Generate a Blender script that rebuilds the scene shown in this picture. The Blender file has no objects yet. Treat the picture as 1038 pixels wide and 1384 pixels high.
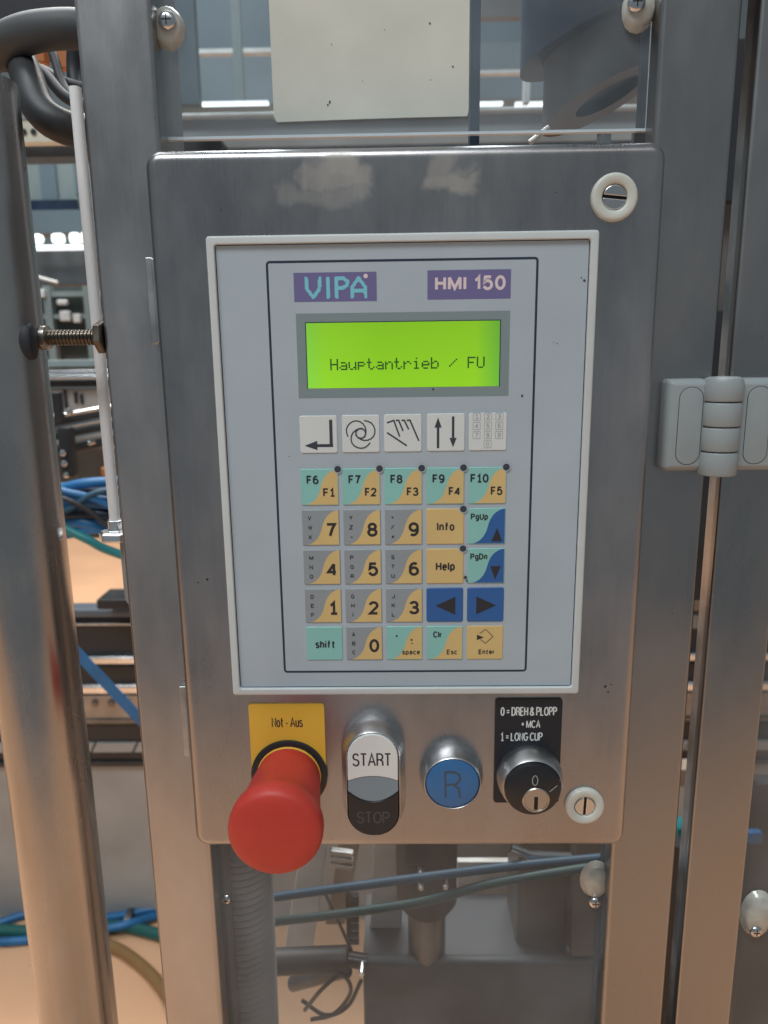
import bpy, bmesh, math, random
from mathutils import Vector, Matrix
R_ = math.radians
random.seed(7)
S = 0.001                                   # everything below is in millimetres
scn = bpy.context.scene
col = scn.collection

# ---------------------------------------------------------------- camera
CAM = Vector((-2.85, -348.04, 58.73))
PITCH, YAW, ROLL = -.2121, .0190, .0134
cam_rot = Matrix.Rotation(YAW, 3, 'Z') @ Matrix.Rotation(PITCH, 3, 'X') @ Matrix.Rotation(ROLL, 3, 'Y')
cd = bpy.data.cameras.new('camera')
cd.sensor_fit = 'VERTICAL'; cd.sensor_height = 36; cd.sensor_width = 27
cd.lens = 36 * 1000 / 1384
cd.clip_start = .02; cd.clip_end = 60
cd.dof.use_dof = True; cd.dof.focus_distance = .365; cd.dof.aperture_fstop = 11
cam = bpy.data.objects.new('camera', cd); col.objects.link(cam)
cam.matrix_world = Matrix.Translation(CAM * S) @ (cam_rot @ Matrix.Rotation(R_(90), 3, 'X')).to_4x4()
scn.camera = cam

def at(px, py, Y):
    """point of the place (mm) seen at photo pixel px, py on the upright plane Y"""
    d = cam_rot @ Vector(((px - 519) / 1000, 1, -(py - 692) / 1000))
    return CAM + d * ((Y - CAM.y) / d.y)

# ---------------------------------------------------------------- light
scn.view_settings.view_transform = 'Standard'; scn.view_settings.look = 'None'
scn.view_settings.exposure = .12; scn.view_settings.gamma = 1
w = bpy.data.worlds.new('World'); scn.world = w; w.use_nodes = True
w.node_tree.nodes['Background'].inputs[0].default_value = (.80, .92, 1.0, 1)
w.node_tree.nodes['Background'].inputs[1].default_value = .205
def area(name, loc, target, sx, sy, power, color):
    l = bpy.data.lights.new(name, 'AREA'); l.shape = 'RECTANGLE'; l.size = sx; l.size_y = sy
    l.energy = power; l.color = color
    o = bpy.data.objects.new(name, l); col.objects.link(o); o.location = loc
    o.rotation_euler = (Vector(target) - Vector(loc)).to_track_quat('-Z', 'Y').to_euler()
    return o
area('hall_lamp', (-.7, -1.3, 2.3), (0, 0, 0), 1.6, .7, 44, (.93, .98, 1))
area('hall_lamp', (.9, -3.2, 3.2), (.2, -.6, -.9), 2.4, .5, 7, (1, .93, .86))
area('hall_lamp', (-.3, 2.2, 3.0), (-.3, 1.9, -1), 2.6, 1.4, 200, (1, .97, .92))
area('hall_lamp', (-.9, .75, 1.9), (-.6, .9, -.6), .9, .5, 20, (.95, .98, 1))

# ---------------------------------------------------------------- materials
def nodes_of(m):
    m.use_nodes = True; nt = m.node_tree; return nt, nt.nodes['Principled BSDF']
def P(name, color, rough=.5, metal=0, spec=.5, var=0, vscale=30, bump=0, bscale=200, emit=None, estr=1, coat=0):
    m = bpy.data.materials.new(name); nt, b = nodes_of(m); N = nt.nodes; L = nt.links
    c = tuple(color) + (1,)
    b.inputs['Base Color'].default_value = c; b.inputs['Roughness'].default_value = rough
    b.inputs['Metallic'].default_value = metal; b.inputs['Specular IOR Level'].default_value = spec
    b.inputs['Coat Weight'].default_value = coat
    geo = N.new('ShaderNodeNewGeometry')
    if var:
        n = N.new('ShaderNodeTexNoise'); n.inputs['Scale'].default_value = vscale; n.inputs['Detail'].default_value = 6
        L.new(geo.outputs['Position'], n.inputs['Vector'])
        mr = N.new('ShaderNodeMapRange'); mr.inputs['From Min'].default_value = .3; mr.inputs['From Max'].default_value = .7
        mr.inputs['To Min'].default_value = 1 - var; mr.inputs['To Max'].default_value = 1 + var * .6
        L.new(n.outputs['Fac'], mr.inputs['Value'])
        mx = N.new('ShaderNodeMix'); mx.data_type = 'RGBA'; mx.blend_type = 'MULTIPLY'; mx.inputs[0].default_value = 1
        mx.inputs[6].default_value = c; L.new(mr.outputs[0], mx.inputs[7]); L.new(mx.outputs[2], b.inputs['Base Color'])
        mr2 = N.new('ShaderNodeMapRange'); mr2.inputs['From Min'].default_value = .3; mr2.inputs['From Max'].default_value = .7
        mr2.inputs['To Min'].default_value = max(0, rough - var * .25); mr2.inputs['To Max'].default_value = min(1, rough + var * .25)
        L.new(n.outputs['Fac'], mr2.inputs['Value']); L.new(mr2.outputs[0], b.inputs['Roughness'])
    if bump:
        n2 = N.new('ShaderNodeTexNoise'); n2.inputs['Scale'].default_value = bscale; n2.inputs['Detail'].default_value = 3
        L.new(geo.outputs['Position'], n2.inputs['Vector'])
        bp = N.new('ShaderNodeBump'); bp.inputs['Strength'].default_value = bump; bp.inputs['Distance'].default_value = .0004
        L.new(n2.outputs['Fac'], bp.inputs['Height']); L.new(bp.outputs[0], b.inputs['Normal'])
    if emit:
        b.inputs['Emission Color'].default_value = tuple(emit) + (1,); b.inputs['Emission Strength'].default_value = estr
    return m

def steel(name, base, rough, streak=(1500, 1500, 11), bump=.045, stains=(), smudge=.25):
    """brushed stainless steel: fine streaks along the sheet, finger smudges, patches of old tape glue"""
    m = bpy.data.materials.new(name); nt, b = nodes_of(m); N = nt.nodes; L = nt.links
    b.inputs['Metallic'].default_value = 1
    geo = N.new('ShaderNodeNewGeometry')
    mp = N.new('ShaderNodeMapping'); mp.inputs['Scale'].default_value = streak; L.new(geo.outputs['Position'], mp.inputs['Vector'])
    n = N.new('ShaderNodeTexNoise'); n.inputs['Scale'].default_value = 1; n.inputs['Detail'].default_value = 4; L.new(mp.outputs[0], n.inputs['Vector'])
    big = N.new('ShaderNodeTexNoise'); big.inputs['Scale'].default_value = 14; big.inputs['Detail'].default_value = 7
    big.inputs['Roughness'].default_value = .62
    mp2 = N.new('ShaderNodeMapping'); mp2.inputs['Scale'].default_value = (1, 1, .45); L.new(geo.outputs['Position'], mp2.inputs['Vector'])
    L.new(mp2.outputs[0], big.inputs['Vector'])
    spk = N.new('ShaderNodeTexNoise'); spk.inputs['Scale'].default_value = 420; L.new(geo.outputs['Position'], spk.inputs['Vector'])
    def rng(src, a, b_, lo, hi):
        r = N.new('ShaderNodeMapRange'); r.inputs['From Min'].default_value = a; r.inputs['From Max'].default_value = b_
        r.inputs['To Min'].default_value = lo; r.inputs['To Max'].default_value = hi; L.new(src, r.inputs['Value']); return r.outputs[0]
    def math_(op, a, b_):
        q = N.new('ShaderNodeMath'); q.operation = op
        for i, v in enumerate((a, b_)):
            if isinstance(v, (int, float)): q.inputs[i].default_value = v
            else: L.new(v, q.inputs[i])
        return q.outputs[0]
    v = math_('MULTIPLY', rng(big.outputs['Fac'], .3, .7, 1 - smudge, 1 + smudge * .5), rng(n.outputs['Fac'], .3, .7, .98, 1.01))
    v = math_('MULTIPLY', v, rng(spk.outputs['Fac'], .19, .23, .45, 1))
    mx = N.new('ShaderNodeMix'); mx.data_type = 'RGBA'; mx.blend_type = 'MULTIPLY'; mx.inputs[0].default_value = 1
    mx.inputs[6].default_value = tuple(base) + (1,); L.new(v, mx.inputs[7])
    outc = mx.outputs[2]
    rgh = math_('ADD', rng(big.outputs['Fac'], .3, .7, rough - .11, rough + .09), rng(n.outputs['Fac'], .3, .7, -.015, .015))
    metal = None
    if stains:
        sep = N.new('ShaderNodeSeparateXYZ')
        dn = N.new('ShaderNodeTexNoise'); dn.inputs['Scale'].default_value = 95; dn.inputs['Detail'].default_value = 5
        L.new(geo.outputs['Position'], dn.inputs['Vector'])
        vm = N.new('ShaderNodeVectorMath'); vm.operation = 'MULTIPLY_ADD'
        L.new(dn.outputs['Color'], vm.inputs[0]); vm.inputs[1].default_value = (.014, 0, .014); L.new(geo.outputs['Position'], vm.inputs[2])
        L.new(vm.outputs[0], sep.inputs[0])
        tot = None
        for (x0, x1, z0, z1, s) in stains:
            f = None
            for out, lo, hi in ((0, x0, x1), (2, z0, z1)):
                lo, hi = lo * S + .007, hi * S + .007; e = .0016
                for a_, b_ in ((lo - e, lo + e), (hi + e, hi - e)):
                    k = rng(sep.outputs[out], a_, b_, 0, 1)
                    f = k if f is None else math_('MULTIPLY', f, k)
            f = math_('MULTIPLY', f, s)
            tot = f if tot is None else math_('MAXIMUM', tot, f)
        tot = math_('MULTIPLY', tot, rng(big.outputs['Fac'], .25, .6, .55, 1))
        m2 = N.new('ShaderNodeMix'); m2.data_type = 'RGBA'; L.new(tot, m2.inputs[0]); L.new(outc, m2.inputs[6])
        m2.inputs[7].default_value = (.40, .375, .33, 1); outc = m2.outputs[2]
        L.new(math_('SUBTRACT', 1, math_('MULTIPLY', tot, .75)), b.inputs['Metallic'])
        rgh = math_('ADD', rgh, math_('MULTIPLY', tot, .2))
    L.new(outc, b.inputs['Base Color']); L.new(rgh, b.inputs['Roughness'])
    bp = N.new('ShaderNodeBump'); bp.inputs['Strength'].default_value = bump; bp.inputs['Distance'].default_value = .0003
    L.new(n.outputs['Fac'], bp.inputs['Height']); L.new(bp.outputs[0], b.inputs['Normal'])
    return m

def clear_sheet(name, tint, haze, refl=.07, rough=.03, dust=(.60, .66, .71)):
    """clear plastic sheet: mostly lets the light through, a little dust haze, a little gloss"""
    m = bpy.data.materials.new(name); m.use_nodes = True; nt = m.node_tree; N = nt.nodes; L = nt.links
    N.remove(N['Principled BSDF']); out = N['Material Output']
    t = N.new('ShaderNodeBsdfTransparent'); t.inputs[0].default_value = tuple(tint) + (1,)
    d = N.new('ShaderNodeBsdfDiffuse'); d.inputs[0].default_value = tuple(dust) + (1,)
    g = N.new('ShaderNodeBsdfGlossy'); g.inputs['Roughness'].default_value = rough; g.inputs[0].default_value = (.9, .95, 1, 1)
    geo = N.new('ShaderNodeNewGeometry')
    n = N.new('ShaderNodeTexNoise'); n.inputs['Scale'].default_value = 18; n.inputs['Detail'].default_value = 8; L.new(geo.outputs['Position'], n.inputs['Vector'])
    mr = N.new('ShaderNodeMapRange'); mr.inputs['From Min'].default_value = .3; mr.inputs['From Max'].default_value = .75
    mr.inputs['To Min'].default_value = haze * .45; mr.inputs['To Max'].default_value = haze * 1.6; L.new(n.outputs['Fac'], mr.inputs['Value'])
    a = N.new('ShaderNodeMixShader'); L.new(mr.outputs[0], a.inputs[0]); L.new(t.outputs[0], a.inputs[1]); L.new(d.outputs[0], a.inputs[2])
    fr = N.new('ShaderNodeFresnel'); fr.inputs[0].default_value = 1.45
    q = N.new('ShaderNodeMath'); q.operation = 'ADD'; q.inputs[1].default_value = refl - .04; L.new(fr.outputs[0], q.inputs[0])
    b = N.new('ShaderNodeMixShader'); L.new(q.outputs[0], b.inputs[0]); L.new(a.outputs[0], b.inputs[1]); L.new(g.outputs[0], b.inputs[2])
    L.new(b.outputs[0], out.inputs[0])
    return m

M = {}
M['lid'] = steel('brushed_steel_lid', (.43, .42, .425), .32,
                 stains=[(-55, -14, 124, 131, .35), (-44, -12, 130, 141, .55), (-33, -19, 135, 143, .7),
                         (11, 35, 129, 136, .6), (13, 22, 133, 143, .45), (24, 33, 130, 140, .3)])
M['post'] = steel('brushed_steel_post', (.50, .49, .49), .36, smudge=.26)
M['post_shaded'] = steel('brushed_steel_post_shaded', (.34, .335, .335), .33, smudge=.12)  # same steel as the left post, darkened for the dimmer right side
M['tube'] = steel('steel_tube', (.42, .41, .405), .25, streak=(500, 500, 8))
M['steel'] = P('plain_steel', (.55, .55, .55), .35, 1, var=.3, vscale=60)
M['steel_dark'] = P('dark_steel', (.20, .20, .20), .4, 1, var=.3)
M['chrome'] = P('chromed_metal', (.62, .63, .64), .22, 1)
M['satin'] = P('satin_chrome', (.66, .67, .68), .36, 1, var=.15, vscale=150)
M['bezel'] = P('bezel_plastic', (.62, .66, .66), .45, var=.05)
M['foil'] = P('grey_foil', (.45, .52, .575), .42, var=.06, vscale=22, bump=.06, bscale=900)
M['line'] = P('dark_blue_print', (.02, .035, .06), .45)
M['purple'] = P('purple_print', (.17, .15, .33), .45)
M['cyan'] = P('cyan_print', (.22, .62, .72), .45)
M['pink'] = P('pale_pink_print', (.80, .66, .68), .45)
M['lcd_frame'] = P('lcd_surround', (.24, .30, .31), .4)
M['white_print'] = P('white_print', (.72, .75, .74), .42, var=.03)
M['sand'] = P('sand_yellow_print', (.72, .52, .22), .42, var=.05)
M['mint'] = P('mint_print', (.28, .60, .55), .42, var=.05)
M['grey_print'] = P('grey_print', (.31, .345, .37), .42, var=.05)
M['blue_print'] = P('blue_print', (.035, .13, .38), .42, var=.06)
M['ink'] = P('dark_ink', (.032, .03, .036), .45)
M['slate'] = P('slate_ink', (.045, .055, .07), .45)
M['led'] = P('dark_lens', (.05, .06, .08), .25)
M['led_ring'] = P('pale_ring_print', (.45, .5, .53), .42)
M['yellow'] = P('yellow_plate', (.80, .48, .055), .42, var=.08, vscale=40)
M['black'] = P('black_plastic', (.018, .019, .022), .35, var=.2)
M['black_plate'] = P('black_label_plate', (.012, .015, .022), .38, var=.2)
M['red'] = P('red_plastic', (.58, .05, .034), .46, spec=.45, var=.12, vscale=50, bump=.05, bscale=700)
M['white_cap'] = P('white_button_cap', (.78, .79, .77), .32, var=.04)
M['lens'] = P('grey_lens', (.22, .29, .34), .2)
M['blue_cap'] = P('blue_button_cap', (.04, .16, .38), .35, var=.08)
M['r_ink'] = P('worn_grey_ink', (.07, .085, .10), .5)
M['stop_ink'] = P('faded_print', (.075, .07, .07), .4)
M['keyhole'] = P('dark_hole', (.004, .004, .004), .6)
M['latch_ring'] = P('pale_latch_plastic', (.62, .63, .57), .42, var=.06, vscale=90)
M['hinge'] = P('grey_hinge_plastic', (.32, .36, .37), .42, var=.07, bump=.12, bscale=900)
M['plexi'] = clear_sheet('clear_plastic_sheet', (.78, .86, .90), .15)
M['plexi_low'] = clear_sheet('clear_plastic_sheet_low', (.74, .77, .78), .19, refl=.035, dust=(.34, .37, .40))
M['plexi_edge'] = P('plastic_edge', (.68, .74, .78), .2, spec=.8)
M['paper'] = P('cream_paper', (.68, .67, .59), .6, var=.10, vscale=25)
M['speck'] = P('dirt', (.03, .028, .026), .7)
M['silicone'] = P('cloudy_plastic', (.50, .49, .44), .18, spec=.8, var=.25, vscale=120)
M['dark_fill'] = P('dark_grey_fill', (.045, .055, .07), .5, var=.2)
M['floor'] = P('orange_floor_paint', (.80, .465, .275), .45, var=.10, vscale=3, bump=.05, bscale=30)
M['wall'] = P('hall_wall_paint', (.13, .18, .21), .7, var=.25, vscale=1.2)
M['grey_wall'] = P('grey_painted_metal', (.36, .36, .35), .5, var=.16, vscale=9)
M['rail_black'] = P('black_rail', (.022, .024, .028), .4, var=.3)
M['rail_bright'] = P('bright_aluminium', (.85, .86, .87), .25, 1, var=.2, vscale=20)
M['tan_metal'] = P('worn_tan_metal', (.42, .33, .26), .5, .2, var=.4, vscale=18)
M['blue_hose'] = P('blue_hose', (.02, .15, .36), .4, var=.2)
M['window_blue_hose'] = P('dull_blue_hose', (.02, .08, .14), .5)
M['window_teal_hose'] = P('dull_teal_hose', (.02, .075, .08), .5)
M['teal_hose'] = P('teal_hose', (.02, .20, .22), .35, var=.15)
M['green_hose'] = P('green_hose', (.02, .12, .11), .35)
M['brown_hose'] = P('brown_hose', (.28, .16, .06), .45, var=.1)
M['dark_hose'] = P('dark_grey_hose', (.06, .063, .066), .55, var=.25)
M['black_hose'] = P('black_hose', (.03, .032, .035), .5, var=.25)
M['grey_hose'] = P('grey_hose', (.27, .26, .25), .5, var=.15, vscale=50)
M['dark_blue'] = P('dark_blue_plastic', (.008, .022, .05), .4, var=.2)
M['grey_spout'] = P('grey_spout', (.12, .11, .105), .45, var=.1)
M['pale_metal'] = P('pale_metal', (.68, .68, .66), .4, .1, var=.15, vscale=40)
M['cabinet'] = P('greenish_cabinet', (.22, .27, .27), .5, var=.2, vscale=6)
M['orange_bit'] = P('orange_plastic', (.45, .16, .05), .5)
M['cream'] = P('cream_paint', (.62, .62, .52), .5)
M['lamp'] = P('lit_lamp', (.9, .9, .9), .5, emit=(.90, .97, 1), estr=1.25)
M['rubber'] = P('rubber', (.02, .023, .03), .6, var=.2)
M['thread'] = P('steel_thread', (.17, .145, .12), .35, 1, var=.3, vscale=80)
M['nut'] = P('steel_nut', (.50, .47, .43), .3, 1, var=.2)

def lcd_material():
    m = bpy.data.materials.new('lit_green_display'); nt, b = nodes_of(m); N = nt.nodes; L = nt.links
    b.inputs['Base Color'].default_value = (.05, .12, .02, 1); b.inputs['Roughness'].default_value = .2
    geo = N.new('ShaderNodeNewGeometry'); sep = N.new('ShaderNodeSeparateXYZ'); L.new(geo.outputs['Position'], sep.inputs[0])
    cr = N.new('ShaderNodeValToRGB')
    mr = N.new('ShaderNodeMapRange'); mr.inputs['From Min'].default_value = -.0445; mr.inputs['From Max'].default_value = .0445
    L.new(sep.outputs[0], mr.inputs['Value']); L.new(mr.outputs[0], cr.inputs[0])
    e = cr.color_ramp.elements
    e[0].position = 0; e[0].color = (.22, .62, .05, 1); e[1].position = 1; e[1].color = (.13, .42, .03, 1)
    for p, c in ((.10, (.27, .62, .012, 1)), (.4, (.24, .56, .004, 1)), (.88, (.26, .58, .006, 1))):
        k = e.new(p); k.color = c
    mv = N.new('ShaderNodeMapRange'); mv.inputs['From Min'].default_value = .0429; mv.inputs['From Max'].default_value = .0725
    mv.inputs['To Min'].default_value = .88; mv.inputs['To Max'].default_value = .70
    L.new(sep.outputs[2], mv.inputs['Value']); L.new(mv.outputs[0], b.inputs['Emission Strength'])
    L.new(cr.outputs[0], b.inputs['Emission Color'])
    return m
M['lcd'] = lcd_material()

# ---------------------------------------------------------------- mesh helpers
class G:
    def __init__(s): s.bm = bmesh.new()
    def poly_loop(s, pts): return [s.bm.verts.new(Vector(p) * S) for p in pts]
    def face(s, vs):
        try: return s.bm.faces.new(vs)
        except ValueError: return None
    def bridge(s, a, b, closed=True):
        n = len(a)
        for i in range(n if closed else n - 1):
            j = (i + 1) % n; s.face((a[i], a[j], b[j], b[i]))
    def box(s, x0, x1, y0, y1, z0, z1):
        x0, x1 = sorted((x0, x1)); y0, y1 = sorted((y0, y1)); z0, z1 = sorted((z0, z1))
        a = s.poly_loop([(x0, y0, z0), (x1, y0, z0), (x1, y1, z0), (x0, y1, z0)])
        b = s.poly_loop([(x0, y0, z1), (x1, y0, z1), (x1, y1, z1), (x0, y1, z1)])
        s.bridge(a, b); s.face(a[::-1]); s.face(b); return s
    def prism(s, pts, y0, y1):
        """outline in x,z pushed from y0 (front) to y1 (back)"""
        a = s.poly_loop([(x, y0, z) for x, z in pts]); b = s.poly_loop([(x, y1, z) for x, z in pts])
        s.face(a); s.face(b[::-1]); s.bridge(a, b); return s
    def sheet(s, pts, y):
        s.face(s.poly_loop([(x, y, z) for x, z in pts])); return s
    def loops(s, ls, cap0=False, cap1=True):
        vs = [s.poly_loop(l) for l in ls]
        for a, b in zip(vs, vs[1:]): s.bridge(a, b)
        if cap0: s.face(vs[0])
        if cap1: s.face(vs[-1])
        return s
    def lathe(s, cx, cz, prof, n=48, ry=1.0, cap=True):
        """profile of (radius, y) turned about the Y axis"""
        ls = []
        for r, y in prof:
            ls.append([(cx + r * math.cos(2 * math.pi * i / n), y, cz + r * ry * math.sin(2 * math.pi * i / n)) for i in range(n)])
        return s.loops(ls, False, cap)
    def tube(s, path, r, n=14, caps=True):
        path = [Vector(p) for p in path]; rings = []
        up = Vector((0, 0, 1)) if abs((path[1] - path[0]).normalized().z) < .9 else Vector((1, 0, 0))
        t0 = (path[1] - path[0]).normalized(); nrm = t0.cross(up).normalized()
        for i, p in enumerate(path):
            a = path[max(i - 1, 0)]; b = path[min(i + 1, len(path) - 1)]
            t = (b - a).normalized(); nrm = (nrm - t * nrm.dot(t)).normalized(); bn = t.cross(nrm)
            rr = r[i] if isinstance(r, (list, tuple)) else r
            rings.append(s.poly_loop([p + (nrm * math.cos(2 * math.pi * k / n) + bn * math.sin(2 * math.pi * k / n)) * rr for k in range(n)]))
        for a, b in zip(rings, rings[1:]): s.bridge(a, b)
        if caps: s.face(rings[0][::-1]); s.face(rings[-1])
        return s
    def stroke(s, pts, wd, y, y1=None):
        """flat printed line of width wd through x,z points"""
        for (a, b) in zip(pts, pts[1:]):
            a = Vector(a); b = Vector(b); d = (b - a); ln = d.length
            if ln < 1e-6: continue
            d /= ln; nn = Vector((-d.y, d.x)) * wd / 2; e = d * wd * .32
            q = [a - e + nn, a - e - nn, b + e - nn, b + e + nn]
            s.sheet([tuple(v) for v in q], y)
            y -= .0015
        return s

def smooth_path(pts, k=6):
    pts = [Vector(p) for p in pts]; out = []
    P_ = [pts[0] * 2 - pts[1]] + pts + [pts[-1] * 2 - pts[-2]]
    for i in range(1, len(P_) - 2):
        for j in range(k):
            t = j / k; p0, p1, p2, p3 = P_[i - 1:i + 3]
            out.append(.5 * ((2 * p1) + (-p0 + p2) * t + (2 * p0 - 5 * p1 + 4 * p2 - p3) * t * t + (-p0 + 3 * p1 - 3 * p2 + p3) * t ** 3))
    out.append(pts[-1]); return out
def rrect(x0, x1, z0, z1, r, n=6, r2=None):
    """rounded outline; r top corners, r2 bottom corners"""
    r2 = r if r2 is None else r2; o = []
    for cx, cz, a, q in ((x1, z1, 0, r), (x0, z1, 90, r), (x0, z0, 180, r2), (x1, z0, 270, r2)):
        sx = -1 if cx == x1 else 1; sz = -1 if cz == z1 else 1
        for i in range(n + 1):
            t = R_(a + 90 * i / n); o.append((cx + sx * q + q * math.cos(t), cz + sz * q + q * math.sin(t)))
    return o
def inset_rr(x0, x1, z0, z1, r, d, n=6): return rrect(x0 + d, x1 - d, z0 + d, z1 - d, max(r - d, .05), n)
def circle(cx, cz, r, n=24, rz=None): return [(cx + r * math.cos(2 * math.pi * i / n), cz + (rz or r) * math.sin(2 * math.pi * i / n)) for i in range(n)]

def prop(o, label=None, cat=None, group=None, kind=None):
    if label: o['label'] = label
    if cat: o['category'] = cat
    if group: o['group'] = group
    if kind: o['kind'] = kind
    return o
ORIG = {}
def thing(name, loc, label, cat, group=None):
    o = bpy.data.objects.new(name, None); o.empty_display_size = .01; col.objects.link(o)
    o.location = Vector(loc) * S; ORIG[o] = Vector(loc) * S
    return prop(o, label, cat, group)
def origin_of(o):
    return ORIG.get(o, Vector((0, 0, 0)))
def build(name, g, mat, parent=None, smooth=35, bev=0, seg=2, label=None):
    bm = g.bm
    org = origin_of(parent)
    bmesh.ops.recalc_face_normals(bm, faces=bm.faces)
    if org.length: bmesh.ops.translate(bm, verts=bm.verts, vec=-org)
    me = bpy.data.meshes.new(name); bm.to_mesh(me); bm.free()
    me.materials.append(mat if not isinstance(mat, str) else M[mat])
    if smooth: me.shade_smooth(); me.set_sharp_from_angle(angle=R_(smooth))
    o = bpy.data.objects.new(name, me); col.objects.link(o)
    if parent: o.parent = parent; ORIG[o] = org
    if bev:
        md = o.modifiers.new('bevel', 'BEVEL'); md.width = bev * S; md.segments = seg; md.limit_method = 'ANGLE'; md.angle_limit = R_(40)
        md.harden_normals = True
    if label: o['label'] = label
    return o
def solo(name, g, mat, label, cat, group=None, kind=None, **k):
    return prop(build(name, g, mat, **k), label, cat, group, kind)

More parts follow.
